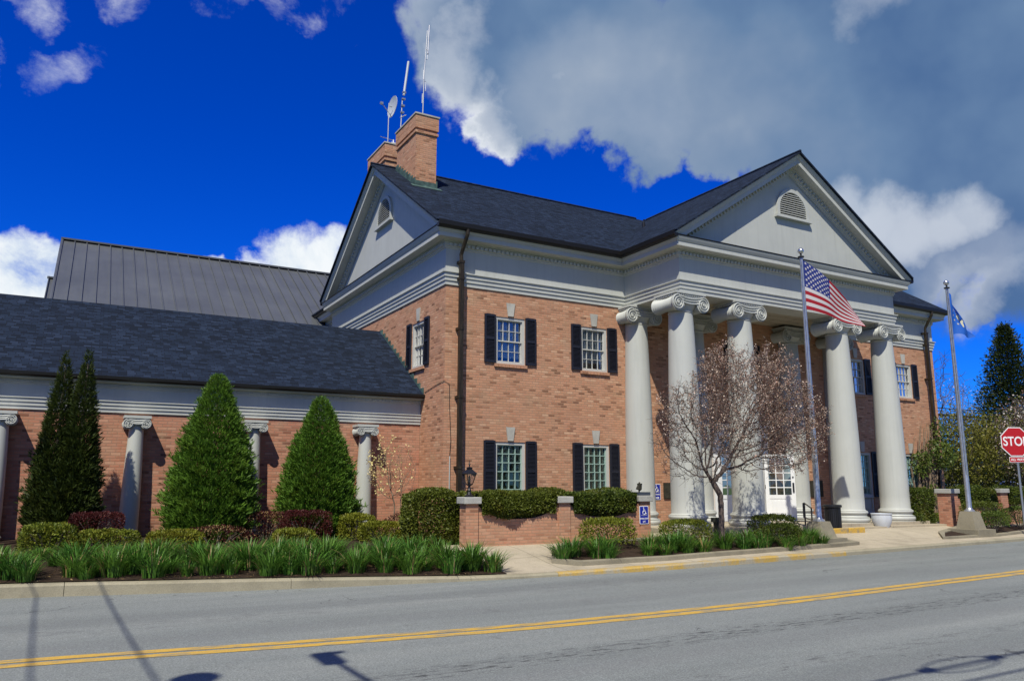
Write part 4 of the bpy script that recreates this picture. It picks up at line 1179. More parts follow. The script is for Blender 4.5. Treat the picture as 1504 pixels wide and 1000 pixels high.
# ------------------------------------------------------------------ small things at the entrance
can = empty('litter_bin', (10.80,-3.25,.36), 'black slatted metal litter bin beside the left flagpole', 'litter bin')
b = MB(); cx, cy = 10.62,-3.2; b.lathe([(.18,.36),(.20,.40),(.20,.44)], (cx,cy,0), 20); 
for k in range(26):
    w = 2*math.pi*k/26; b.obox((cx+.215*math.cos(w),cy+.215*math.sin(w),.72), (-.019*math.sin(w),.019*math.cos(w),0), (.005*math.cos(w),.005*math.sin(w),0), (0,0,.33))
b.build('slats', M['black'], can)
b = MB(); b.lathe([(.195,.38),(.19,1.0)], (cx,cy,0), 20); b.build('liner', M['black'], can)
b = MB(); b.lathe([(.225,1.0),(.255,1.02),(.255,1.07),(.225,1.085),(.15,1.06),(.12,1.0)], (cx,cy,0), 24); b.build('rim', M['black'], can, smooth=True)
hr = empty('handrail', (10.2,-2.5,.45), 'black metal handrail at the portico step', 'handrail')
b = MB()
pts = [(10.12,-3.0,1.08),(10.75,-2.35,1.08),(11.05,-2.35,.98)]
b.tube([(10.16,-2.62,.42),(10.16,-2.62,1.12)], .022, 8); b.tube([(10.95,-2.2,.5),(10.95,-2.2,.98)], .022, 8); b.build('rail_post', M['black'], hr)
b = MB(); b.tube([(10.02,-2.70,.72),(10.02,-2.70,1.12),(10.16,-2.62,1.12),(10.95,-2.2,.95)], .02, 8); b.tube([(10.02,-2.70,.72),(10.16,-2.62,.72),(10.95,-2.2,.6)], .016, 8); b.build('rail', M['black'], hr)
ws = empty('yellow_step_edge', (10.7,-3.5,.36), 'short yellow painted concrete wheel stop beside the black litter bin', 'wheel stop')
for x0 in (10.05,10.75):
    b = MB(); b.hexa([(x0,-3.62),(x0+.66,-3.62),(x0+.66,-3.50),(x0,-3.50)], .30, .46); o = b.build('painted_block', M['yellow'], ws); bv = o.modifiers.new('bevel','BEVEL'); bv.width = .02; bv.segments = 2
pot = MB(); pot.lathe([(.16,.36),(.20,.37),(.27,.52),(.29,.64),(.285,.74),(.305,.765),(.305,.785),(.265,.785),(.25,.70),(.22,.64)], (13.25,-2.85,0), 28)
tag(pot.build('planter_pot', M['pot'], at=(13.25,-2.85,.4), smooth=True), 'empty round white planter pot between the two right columns', 'planter')
b = MB(); b.box(5.42,-4.02,.25,5.58,-3.88,.80); b.hexa([(5.38,-4.06),(5.62,-4.06),(5.62,-3.84),(5.38,-3.84)], .76, .86)
tag(b.build('short_post', M['greenbox'], at=(5.5,-3.95,.25)), 'short dark green post beside the pear tree trunk', 'post')

# ------------------------------------------------------------------ island bed
isl = [(.55,-4.25),(.05,-5.02),(.50,-5.42),(2.5,-5.58),(5,-5.42),(8.2,-5.1),(9.35,-4.95),(9.35,-4.6),(8.0,-4.35),(7.2,-3.75),(4.2,-3.7),(3.4,-3.65),(1.5,-3.75)]
b = MB()
def inset(poly, d):
    P_ = [Vector(p) for p in poly]; out = []
    for k in range(len(P_)):
        a = (P_[k]-P_[k-1]).normalized(); c = (P_[(k+1)%len(P_)]-P_[k]).normalized()
        n1, n2 = Vector((-a.y,a.x)), Vector((-c.y,c.x)); s = n1+n2; out.append(tuple(P_[k]+s/max(s.dot(n1),.4)*d))
    return out
ii = inset(isl, .15); iz = lambda p: g(p[0],p[1])+.085
for k in range(len(isl)):
    a, c, ci, ai = isl[k], isl[(k+1)%len(isl)], ii[(k+1)%len(isl)], ii[k]
    n = max(1, int((Vector(c)-Vector(a)).length/.5))
    for j in range(n):
        l = lambda p, q, t: (p[0]+(q[0]-p[0])*t, p[1]+(q[1]-p[1])*t)
        A, B, C_, D_ = l(a,c,j/n), l(a,c,(j+1)/n), l(ai,ci,(j+1)/n), l(ai,ci,j/n)
        b.face([(*A,iz(A)),(*B,iz(B)),(*C_,iz(C_)),(*D_,iz(D_))]); b.face([(*A,iz(A)-.3),(*B,iz(B)-.3),(*B,iz(B)),(*A,iz(A))]); b.face([(*C_,iz(C_)-.3),(*D_,iz(D_)-.3),(*D_,iz(D_)),(*C_,iz(C_))])
tag(b.build('island_kerb', M['oldconc'], merge=True), kind='structure')
b = MB(); cen = (4.2,-4.5)
for k in range(len(ii)):
    a, c = ii[k], ii[(k+1)%len(ii)]
    for j in range(4):
        l = lambda p, t: (cen[0]+(p[0]-cen[0])*t, cen[1]+(p[1]-cen[1])*t); zz = lambda p: g(p[0],p[1])+.05
        q = [l(a,j/4),l(a,(j+1)/4),l(c,(j+1)/4),l(c,j/4)]
        q = [(*p,zz(p)) for p in q]; b.face(q if j else q[1:])
tag(b.build('island_bed', M['mulch'], merge=True, smooth=True), kind='structure')
isr = [(13.2,-4.75),(16,-4.72),(18.6,-4.35),(26,-4.0),(26,-3.4),(16.0,-3.42),(14.2,-4.0)]
b = MB(); i2 = inset(isr,.16)
for k in range(len(isr)):
    a, c, ci, ai = isr[k], isr[(k+1)%len(isr)], i2[(k+1)%len(isr)], i2[k]
    b.face([(*a,iz(a)-.02),(*c,iz(c)-.02),(*ci,iz(ci)-.02),(*ai,iz(ai)-.02)]); b.face([(*a,iz(a)-.3),(*c,iz(c)-.3),(*c,iz(c)-.02),(*a,iz(a)-.02)]); b.face([(*ci,iz(ci)-.3),(*ai,iz(ai)-.3),(*ai,iz(ai)-.02),(*ci,iz(ci)-.02)])
tag(b.build('island_kerb', M['oldconc'], merge=True), kind='structure')
b = MB(); b.face([(*p,iz(p)-.05) for p in i2]); tag(b.build('island_bed', M['mulch']), kind='structure')
# ------------------------------------------------------------------ plants
def lump(th, h, seed):
    r = np.random.default_rng(seed); v = 0
    for k in range(5):
        a, c, p = r.integers(1,6), r.uniform(3,11), r.uniform(0,6.28); v = v+np.sin(a*th+c*h+p)/(k*.5+1)
    return v/2.2
def conifer(name, label, x, y, z0, peaks, m, seed, n=7000, group=None):
    """peaks = [(dx, dy, height, [(t, radius)])] upright evergreen of one or more leaders"""
    root = empty(name, (x,y,z0), label, 'evergreen', group)
    b = MB()
    Ps, Us, Vs = [], [], []
    for dx, dy, H, prof in peaks:
        b.tube([(x+dx*.4,y+dy*.4,z0-.1),(x+dx,y+dy,z0+H*.5),(x+dx,y+dy,z0+H*.93)], [.07,.045,.01], 7)
        ts, rs = zip(*prof)
        cand = rng.random(n*5); w = np.interp(cand, ts, rs); keep = rng.random(n*5) < w/max(rs); t = cand[keep][:n]; k = len(t)
        th = rng.random(k)*2*np.pi; R0 = np.interp(t, ts, rs)*(1+.10*lump(th, t*H*1.2, seed)+.10*lump(th*2, t*H*3.1, seed+50))
        depth = rng.random(k)**.45*.38; depth[rng.random(k) < .12] = rng.random((rng.random(k) < .12).sum() if False else 1)[0]*.6
        rr = R0*(1.02-depth)
        out = np.stack([np.cos(th), np.sin(th), np.zeros(k)], 1)
        hole = lump(th*1.5+2, t*H*4.3, seed+9) < -.62; rr = np.where(hole, rr*.80, rr); stray = rng.random(k) < .035; rr = np.where(stray, rr*1.09+.03, rr)
        base = np.stack([x+dx+rr*np.cos(th), y+dy+rr*np.sin(th), z0+t*H], 1)
        # each spray is a small upright fan of scale-leaf twigs
        for f in range(5):
            dirv = unit(out*(.55+.35*rng.random((k,1)))+np.array([0,0,.75])+rdir(k)*.6)
            L = (.04+.085*rng.random((k,1)))*(.65+.5*np.interp(t,ts,rs)[:,None]/max(rs))
            side = unit(np.cross(dirv, rdir(k)))
            Ps.append(base+rdir(k)*.03); Vs.append(dirv*L); Us.append(side*L*.22)
    b.build('trunk', M['bark'], root)
    cards('foliage', np.concatenate(Ps), np.concatenate(Us), np.concatenate(Vs), m, root)
    return root
CP = [(0,.50),(.06,.86),(.15,.98),(.25,1.0),(.40,.925),(.56,.77),(.72,.55),(.85,.37),(.93,.25),(.98,.14),(1,.05)]
TP = [(0,.62),(.06,.85),(.2,.95),(.35,.86),(.55,.64),(.75,.40),(.9,.19),(1,.02)]
sc_ = lambda p, s: [(t, r*s) for t, r in p]
conifer('arborvitae', 'tall dark twin pointed evergreen at the left end of the wing', -8.30,.10,.32, [(-.22,.05,4.02,sc_(TP,.53)),(.18,-.1,4.08,sc_(TP,.51)),(.0,-.15,2.5,sc_(TP,.60))], M['arbor_dark'], 3, 7500)
conifer('arborvitae', 'bright green conical evergreen in the middle of the wing bed', -5.52,.05,.30, [(0,0,3.76,sc_(CP,1.02))], M['arbor'], 7, 17000)
conifer('arborvitae', 'bright green conical evergreen beside the yew hedge and small dogwood', -3.16,.10,.32, [(0,0,3.36,sc_(CP,.97))], M['arbor'], 9, 16000)

def blob(name, label, cat, c, r, m, n, leaf=.045, box=.0, dry=None, seed=1, group=None):
    """clipped shrub: leaves over a lumpy (super-)ellipsoid, with stems inside"""
    c = np.array(c); r = np.array(r)
    root = empty(name, (c[0],c[1],c[2]-r[2]), label, cat, group)
    d = rdir(n); d[:,2] = np.where(d[:,2] < -.55, -d[:,2], d[:,2])
    p = 2+box*6
    nrm = (np.abs(d)**p).sum(1)**(-1/p)
    d2 = d*nrm[:,None]
    th = np.arctan2(d[:,1], d[:,0])
    s = 1+.07*lump(th, d[:,2]*2, seed)
    dep = 1-.30*rng.random(n)**2.2
    P = c+d2*r*(s*dep)[:,None]
    nn = unit(d2/r)
    V = unit(nn*.8+np.array([0,0,.35])+rdir(n)*.8); L = leaf*(.6+.8*rng.random((n,1)))
    U = unit(np.cross(V, rdir(n)))*L*.55
    mi = None; ms = [m]
    if dry: ms = [m, dry[0]]; mi = (rng.random(n) < dry[1]).astype(int)
    cards('foliage', P, U, V*L, ms, root, midx=mi)
    b = MB()
    for k in range(9):
        a = 2*math.pi*k/9; b.tube([(c[0]+.05*math.cos(a),c[1]+.05*math.sin(a),c[2]-r[2]-.05),(c[0]+r[0]*.45*math.cos(a),c[1]+r[1]*.45*math.sin(a),c[2]),(c[0]+r[0]*.7*math.cos(a),c[1]+r[1]*.7*math.sin(a),c[2]+r[2]*.5)], [.014,.01,.004], 5)
    b.build('stems', M['bark'], root)
    return root
# golden clipped shrubs, west bed
blob('box_shrub','golden clipped shrub in front of the dark twin evergreen','shrub',(-8.50,-1.50,.63),(.44,.40,.30),M['box'],3800,box=.3,seed=1)
blob('box_shrub','golden clipped shrub in front of the shaded half column','shrub',(-7.55,-1.65,.54),(.54,.42,.26),M['box'],4200,box=.3,seed=2)
blob('box_shrub','golden clipped shrub in front of the middle evergreen','shrub',(-6.35,-1.35,.51),(.50,.38,.24),M['box'],3600,box=.3,seed=3)
blob('box_shrub','low golden shrub in the lilies between two red shrubs','shrub',(-4.05,-1.45,.50),(.42,.36,.22),M['box'],3200,box=.3,seed=4)
blob('box_shrub','rounded golden shrub beside the right half column','shrub',(-2.52,-.95,.66),(.40,.38,.32),M['box'],3800,box=.2,seed=5)
blob('box_shrub','low golden shrub touching the lilies near the dark hedge','shrub',(-2.18,-1.55,.58),(.48,.38,.25),M['box'],3800,box=.2,seed=6)
# barberries
blob('barberry_shrub','square clipped dark red shrub at the foot of the twin evergreen','shrub',(-7.72,-.85,.80),(.46,.34,.30),M['barberry'],4200,.035,box=.7,seed=7)
blob('barberry_shrub','sparse reddish shrub under the middle evergreen','shrub',(-5.55,-1.05,.55),(.80,.22,.26),M['barberry'],1500,.04,dry=(M['dry'],.35),seed=8)
blob('barberry_shrub','thin dark red shrub left of the bigger clipped red one','shrub',(-4.38,-.35,.70),(.48,.34,.34),M['barberry'],2600,.036,dry=(M['dry'],.25),box=.2,seed=9)
blob('barberry_shrub','large square clipped dark red shrub in front of the right evergreen','shrub',(-3.68,-.90,.74),(.52,.38,.33),M['barberry'],5200,.035,box=.7,seed=10)
blob('barberry_shrub','twiggy half bare red shrub beside the dark hedge','shrub',(-1.45,-.75,.62),(.40,.34,.33),M['barberry'],1300,.036,dry=(M['dry'],.3),seed=11)
# clipped yew hedges
def hedge(label, segs, n, m, seed, dr=.12):
    """segs = [(x0,y0,z0,x1,y1,z1)] of one hedge; leaves over the faces of the clipped block"""
    x, y, z = (segs[0][0]+segs[0][3])/2, (segs[0][1]+segs[0][4])/2, min(s[2] for s in segs)
    root = empty('yew_hedge', (x,y,z), label, 'hedge'); Ps, Ns = [], []
    tot = sum((a[3]-a[0])*(a[4]-a[1])+2*((a[3]-a[0])+(a[4]-a[1]))*(a[5]-a[2]) for a in segs)
    for s in segs:
        lo, hi = np.array(s[:3]), np.array(s[3:]); dd = hi-lo
        ar = [dd[0]*dd[1],dd[0]*dd[1]*.6,dd[0]*dd[2],dd[0]*dd[2],dd[1]*dd[2],dd[1]*dd[2]]
        for k, a in enumerate(ar):
            q = int(n*a/tot); p = lo+dd*rng.random((q,3)); nn = np.zeros((q,3))
            ax, sd = ((2,1),(2,0),(1,0),(1,1),(0,0),(0,1))[k]
            p[:,ax] = (hi if sd else lo)[ax]; nn[:,ax] = 1 if sd else -1
            # round the arrises and let the face swell
            c = (lo+hi)/2; h = dd/2
            e = np.clip((np.abs(p-c)-(h-.13))/.13, 0, 1); e2 = (e**2).sum(1); 
            p -= np.sign(p-c)*(e**2)*.05*(e2 > 1.02)[:,None]
            w = .035*(np.sin(p[:,0]*4.1+seed)+np.sin(p[:,2]*7.3+p[:,0]*2.7)+np.sin(p[:,1]*5+p[:,0]*9.1)*.7)
            p += nn*(w[:,None]-dr*rng.random((q,1))**2); Ps.append(p); Ns.append(nn)
    P = np.concatenate(Ps); N = np.concatenate(Ns); k = len(P)
    V = unit(N*.7+np.array([0,0,.3])+rdir(k)*.9); L = .052*(.5+.9*rng.random((k,1))); U = unit(np.cross(V, rdir(k)))*L*.6
    cards('foliage', P, U, V*L, m, root)
    b = MB()
    for s in segs:
        for j in range(int((s[3]-s[0])*3)+1):
            xx = s[0]+(s[3]-s[0])*(j+.5)/(int((s[3]-s[0])*3)+1); yy = (s[1]+s[4])/2
            b.tube([(xx,yy,s[2]-.3),(xx+random.uniform(-.1,.1),yy,s[2]+(s[5]-s[2])*.75)], [.02,.006], 5)
    b.build('stems', M['bark'], root); return root
hedge('tall dark clipped hedge running from the wing bed behind the garden wall', [(-1.92,-2.75,.33,-.72,-1.9,1.47),(-.72,-2.85,.35,3.75,-2.1,1.475)], 90000, M['yew'], 1)
hedge('clipped hedge bulging over the wall between lantern pier and middle pier', [(-.64,-3.47,1.0,1.22,-2.95,1.465)], 26000, M['yew'], 2)
hedge('clipped hedge bulging over the wall between middle pier and right pier', [(1.68,-3.47,.98,3.48,-2.95,1.465)], 26000, M['yew'], 3)
hedge('clipped hedge along the top of the right garden wall', [(15.2,-2.7,.3,16.2,-2.0,1.5),(16.75,-3.35,.98,18.75,-2.6,1.52),(19.5,-3.35,.95,22.2,-2.6,1.52),(22.9,-3.35,1.0,26.2,-2.6,1.52)], 70000, M['yew'], 4)
# island shrubs
blob('box_shrub','golden clipped shrub in front of the wall by the wheelchair sign','shrub',(1.98,-4.25,.62),(.58,.42,.30),M['box'],4200,box=.3,seed=21)
blob('box_shrub','golden green shrub left of the pear tree trunk','shrub',(4.15,-4.30,.58),(.60,.42,.26),M['box'],3800,box=.2,seed=22)
blob('box_shrub','dark green clipped shrub in front of the open white door','shrub',(6.85,-4.45,.62),(.58,.42,.28),M['yew'],3800,box=.3,seed=23)
blob('box_shrub','low dark green shrub between the lilies beside the left flagpole','shrub',(6.55,-4.95,.50),(.45,.32,.22),M['yew'],2600,box=.2,seed=24)
blob('box_shrub','large clipped green shrub right of the right flagpole','shrub',(17.0,-3.75,.72),(.80,.40,.36),M['yew'],4200,box=.4,seed=25)
blob('box_shrub','small round bright green shrub right of the right flagpole','shrub',(16.65,-4.28,.55),(.52,.33,.26),M['ivy'],2600,box=.1,seed=26)
blob('box_shrub','bright green shrub under the stop sign','shrub',(18.6,-4.0,.62),(.50,.36,.32),M['ivy'],2600,box=.1,seed=27)
blob('box_shrub','low green ground shrub on the lawn at the right building corner','shrub',(17.9,-1.55,.50),(1.1,.4,.14),M['box'],2200,box=.1,seed=28)

# daylilies: four clump meshes, copied
def lily_mesh(seed, h):
    r = np.random.default_rng(seed); b = MB(); nb = 150
    for k in range(nb):
        a = r.random()*6.283; rad = r.random()**.5*.17; lean = .15+.85*r.random()**1.1; H = h*(.6+.5*r.random()); w = .006+.005*r.random()
        d = Vector((math.cos(a),math.sin(a),0)); s = Vector((-d.y,d.x,0)); p0 = d*rad; pts = []
        for t in (0,.38,.72,1):
            pts.append(p0+d*(lean*H*t**2.1)+Vector((0,0,H*(t-.28*lean*t**3))))
        ws = (w*.8,w,w*.75,.001)
        for j in range(3): b.face([pts[j]-s*ws[j], pts[j]+s*ws[j], pts[j+1]+s*ws[j+1], pts[j+1]-s*ws[j+1]])
    return b
lily_src = []
def lily_cat(i, x, y, s, label, group):
    z = g(x,y)+.02
    if len(lily_src) <= i:
        b = lily_mesh(40+i, .47); o = b.build('daylily_clump', [M['lily'], M['dry']], at=(0,0,0))
        me = o.data; n = len(me.polygons); a = me.attributes.new('rnd','FLOAT','FACE'); rr = np.repeat(rng.random(n//3), 3); a.data.foreach_set('value', rr.astype(np.float32))
        mi = np.repeat((rng.random(n//3) < .05).astype(np.int32), 3); me.polygons.foreach_set('material_index', mi)
        lily_src.append(o)
    else:
        o = lily_src[i].copy(); COL.objects.link(o)
    o.location = (x,y,z); o.rotation_euler = (0,0,random.random()*6.28); o.scale = (s*1.1,s*1.1,s)
    tag(o, label, 'daylily', group)
cnt = 0
for row, (dy, st, s) in enumerate(((.42,.40,.90),(.78,.42,1.0),(1.18,.44,.93),(1.60,.46,.82),(2.02,.48,.74))):
    x = -10.6+row*.13
    while x < -1.35-row*.10:
        y = kerb_y(x)+dy+random.uniform(-.16,.16)
        if y < -1.95 and not (random.random() < .05):
            xx = min(x+random.uniform(-.14,.14),-1.42)
            lily_cat(cnt % 6, xx, y, s*random.uniform(.60,1.22), 'green daylily clump massed along the kerb in front of the wing', 'daylily clumps along the wing kerb'); cnt += 1
        x += st
for x, y, s in ((.35,-4.95,.95),(.72,-4.75,1.0),(1.15,-5.0,.98),(1.45,-4.8,.95),(1.3,-5.2,.8),(2.4,-5.1,.7),(2.75,-5.2,.7),(5.6,-5.1,.75),(6.4,-5.2,.8),(7.0,-5.05,.85),(7.9,-4.6,.9),(3.9,-5.15,.8),(2.75,-4.75,.95),(3.1,-4.95,1.05),(3.5,-4.8,1),(3.45,-5.1,.85),(4.75,-4.9,1.0),(5.05,-4.6,.9),(5.25,-5.0,.85),(5.75,-4.6,.95),(6.0,-4.9,.9),(7.35,-4.65,.95),(7.75,-4.75,.95),(7.55,-4.4,.9),(8.0,-4.9,.7)):
    lily_cat(cnt % 6, x, y, s, 'green daylily clump in the island bed around the pear tree', 'daylily clumps in the island bed'); cnt += 1
# mulch litter, dead leaves and tufts
n = 900; lp = np.stack([rng.uniform(-11,-1.9,n), rng.uniform(.16,1.2,n), np.zeros(n)], 1)
for k in range(n): lp[k,1] += kerb_y(lp[k,0]); lp[k,2] = g(lp[k,0],lp[k,1])+.025
tag(cards('dead_leaves', lp, rdir(n)*.02, unit(rdir(n)*np.array([1,1,.25]))*.06, M['dry']), kind='stuff')
n = 2600; lp = np.stack([rng.uniform(17,21.5,n), rng.uniform(-2.0,-.4,n), np.zeros(n)], 1)
for k in range(n): lp[k,2] = g(lp[k,0],lp[k,1])
tag(cards('grass', lp, rdir(n)*.012, unit(rdir(n)*.4+np.array([0,0,1]))*.13, M['grass']), kind='stuff')

# ------------------------------------------------------------------ branching trees (space colonisation)
def colonise(att, start, trunk_to, step, infl, kill, iters=120, seed=0, bias=(0,0,0)):
    r = np.random.default_rng(seed)
    nodes = [np.array(start, float)]; par = [-1]
    t = np.array(trunk_to, float); L = np.linalg.norm(t-nodes[0]); n = max(2, int(L/step))
    for k in range(1, n+1): nodes.append(nodes[0]+(t-nodes[0])*k/n+r.normal(size=3)*step*.06); par.append(len(nodes)-2)
    att = np.array(att); best_d = np.full(len(att), 1e9); best_i = np.zeros(len(att), int); done = 0; kids = {}
    for it in range(iters):
        N = np.array(nodes)
        for i in range(done, len(nodes)):
            d = np.linalg.norm(att-N[i], axis=1); m = d < best_d; best_d[m] = d[m]; best_i[m] = i
        done = len(nodes)
        keep = best_d > kill; att = att[keep]; best_d = best_d[keep]; best_i = best_i[keep]
        act = best_d < infl
        if not act.any(): break
        new = 0
        for i in np.unique(best_i[act]):
            sel = att[act & (best_i == i)]; d = unit(sel-N[i]).mean(0)+np.array(bias)+r.normal(size=3)*.12
            if np.linalg.norm(d) < 1e-3 or kids.get(i,0) > 3: continue
            p = N[i]+d/np.linalg.norm(d)*step; nodes.append(p); par.append(int(i)); kids[i] = kids.get(i,0)+1; new += 1
        if not new: break
    return np.array(nodes), par
def tree_mesh(nodes, par, r_tip, power, rmax, mb, sides=5):
    n = len(nodes); ch = [[] for _ in range(n)]; rad = np.zeros(n)
    for i in range(1, n): ch[par[i]].append(i)
    for i in range(n-1, -1, -1):
        rad[i] = r_tip if not ch[i] else sum(rad[c]**power for c in ch[i])**(1/power)
    if rad[0] > rmax: rad = r_tip+(rad-r_tip)*(rmax-r_tip)/(rad[0]-r_tip)
    # follow chains so that every branch is one tapered tube
    st = [(0, None)]
    while st:
        i, p = st.pop(); chain = [i] if p is None else [p, i]
        while ch[i]:
            big = max(ch[i], key=lambda c: rad[c])
            for c in ch[i]:
                if c != big: st.append((c, i))
            i = big; chain.append(i)
        rr = [rad[k] for k in chain]
        if p is not None: rr[0] = rr[1]
        sd = 9 if rr[0] > .05 else (sides if rr[0] > .012 else 4)
        mb.tube([nodes[k] for k in chain], rr, sd, caps=False)
    return rad, ch
def ell(n, c, r, seed, hollow=.0, fn=None):
    q = np.random.default_rng(seed); out = []
    while len(out) < n:
        p = q.uniform(-1,1,3); d = np.linalg.norm(p)
        if d > 1 or d < hollow: continue
        w = np.array(c)+p*np.array(r)
        if fn is None or fn(w, p): out.append(w)
    return np.array(out)
# the pear tree in front of the portico
px_, py_ = 4.72, -4.86
root = empty('pear_tree', (px_,py_,.3), 'bare spreading pear tree with fading blossom in front of the portico', 'tree')
def pear_ok(w, p): return w[2] > 1.55+.20*abs(w[0]-px_)*.9
att = np.concatenate([ell(n_, c_, r_, 60+i_, 0, pear_ok) for i_, (n_, c_, r_) in enumerate([(620,(4.15,-4.9,2.65),(1.15,1.1,1.15)),(640,(5.35,-4.8,3.55),(1.15,1.15,1.35)),(640,(6.5,-4.8,3.75),(1.0,1.1,1.35)),
      (560,(7.2,-4.85,2.95),(.88,1.0,1.05)),(520,(6.1,-5.0,2.55),(1.2,1.1,.85)),(160,(4.9,-4.9,4.3),(.5,.6,.75)),(150,(3.5,-4.9,3.3),(.5,.6,.6))])])
nodes, par = colonise(att, (px_,py_,.25), (px_+.03,py_,1.38), .078, .75, .115, 190, 3, (0,0,.10))
b = MB(); rad, ch = tree_mesh(nodes, par, .0034, 2.3, .10, b)
tips = [i for i in range(len(nodes)) if rad[i] < .009]
# fine twigs
tw = []
for i in tips:
    for rep_ in range(2 if random.random() < .5 else 1):
        d = unit((nodes[i]-nodes[par[i]])+np.random.default_rng(i*2+rep_).normal(size=3)*.06+np.array([0,0,.03])); L = .08+.20*random.random()
        e = nodes[i]+d*L; b.tube([nodes[i], (nodes[i]+e)/2+rng.normal(size=3)*.012, e], [.0042,.0034,.002], 3, caps=False); tw += [nodes[i]+d*L*t for t in (.35,.6,.85,1)]
    tw.append(nodes[i])
b.build('trunk_and_branches', M['pearbark'], root, smooth=True)
tw = np.array(tw)
w = .76*np.clip(.16+.33*(tw[:,2]-2.0)+.12*(tw[:,0]-4.6), .10, 1.0)
keep = rng.random(len(tw)) < w; bp = np.repeat(tw[keep], 3, 0); bp = bp+rng.normal(size=bp.shape)*.020; k = len(bp)
V = rdir(k)*(.018+.028*rng.random((k,1))**2); U = unit(np.cross(V, rdir(k)))*np.linalg.norm(V,axis=1,keepdims=True)*.8
cards('blossom', bp, U, V, [M['blossom'],M['bud']], root, midx=(rng.random(k) < .54).astype(int))
# dogwood by the wing
root = empty('dogwood', (-1.15,.15,.4), 'small thin dogwood with pale yellow flowers beside the right half column', 'tree')
dx_ = -1.15
att = ell(420, (-1.32,.2,2.05), (.72,.55,.85), 8)
nodes, par = colonise(att, (-1.2,.15,.4), (-1.22,.15,1.15), .08, .6, .13, 90, 5, (0,0,.1)); b = MB(); rad, ch = tree_mesh(nodes, par, .003, 2.3, .026, b)
n2, p2 = colonise(ell(260, (-1.0,.3,1.9), (.5,.4,.75), 9), (-1.02,.2,.4), (-1.02,.2,1.0), .08, .6, .13, 90, 6, (0,0,.1)); r2, c2 = tree_mesh(n2, p2, .003, 2.3, .02, b)
b.build('trunk_and_branches', M['barktan'], root)
t1 = np.array([nodes[i] for i in range(len(nodes)) if rad[i] < .006]); 
ww = np.exp(-((t1[:,0]+1.75)**2/.12)); t1 = t1[rng.random(len(t1)) < .25+.75*ww]; t1 = np.repeat(t1, 4, 0)+rng.normal(size=(len(t1)*4,3))*.03; k = len(t1)
V = rdir(k)*(.03+.03*rng.random((k,1))); U = unit(np.cross(V, rdir(k)))*np.linalg.norm(V,axis=1,keepdims=True)*.7
cards('blossom', t1, U, V, M['dogwood'], root)
# climber on the right corner of the hall
root = empty('corner_creeper', (19.6,-.35,.4), 'leafy creeper and pale stems climbing the right corner of the hall', 'climber')
b = MB()
for k in range(16):
    x0 = 18.95+.11*k*.8; b.tube([(x0,-.30+random.uniform(-.12,.12),.3),(x0+random.uniform(-.15,.15),-.28,1.2),(x0+random.uniform(-.1,.3),-.25,2.2),(x0+.25+random.uniform(-.2,.3),-.3,3.0+random.random())], [.045,.04,.03,.01], 6)
b.build('stems', M['barktan'], root)
c1 = ell(800, (20.3,-.5,2.75), (1.0,.4,.6), 21); c2 = ell(420, (19.2,-.4,2.35), (.5,.3,.5), 22); P_ = np.concatenate([c1,c2,ell(260,(20.5,-.4,3.5),(.35,.3,.7),23),ell(160,(19.6,-.4,1.3),(.5,.3,.5),24)]); k = len(P_)
V = rdir(k)*(.07+.07*rng.random((k,1))); U = unit(np.cross(V, rdir(k)))*np.linalg.norm(V,axis=1,keepdims=True)*.6; cards('foliage', P_, U, V, M['ivy'], root)

# trees behind on the right
def big_tree(name, label, base, top, cent, rad3, seed, natt, leafmat, nleaf, ls, bm, step=.4, rmax=.22, leafw=.6, clump=.35, mix=None):
    root = empty(name, base, label, 'tree')
    att = ell(natt, cent, rad3, seed); nodes, par = colonise(att, base, top, step, step*7, step*1.5, 70, seed, (0,0,.06)); b = MB(); rad, ch = tree_mesh(nodes, par, .012, 2.2, rmax, b, 5)
    tips = [i for i in range(len(nodes)) if not ch[i] or rad[i] < .02]
    for i in tips:
        d = unit((nodes[i]-nodes[par[i]])+rng.normal(size=3)*.15)
        for q in range(2): b.tube([nodes[i], nodes[i]+unit(d+rng.normal(size=3)*.4)*step*(1+1.2*random.random())], [.010,.004], 3, caps=False)
    b.build('trunk_and_branches', bm, root)
    if nleaf:
        tp = np.array([nodes[i] for i in tips]); idx = rng.integers(0, len(tp), nleaf); P_ = tp[idx]+rng.normal(size=(nleaf,3))*clump
        V = rdir(nleaf)*ls*(.5+rng.random((nleaf,1))); U = unit(np.cross(V, rdir(nleaf)))*np.linalg.norm(V,axis=1,keepdims=True)*leafw
        ms = leafmat if isinstance(leafmat, list) else [leafmat]
        cards('leaves', P_, U, V, ms, root, midx=(rng.random(nleaf)*len(ms)).astype(int) if len(ms) > 1 else None)
    return root
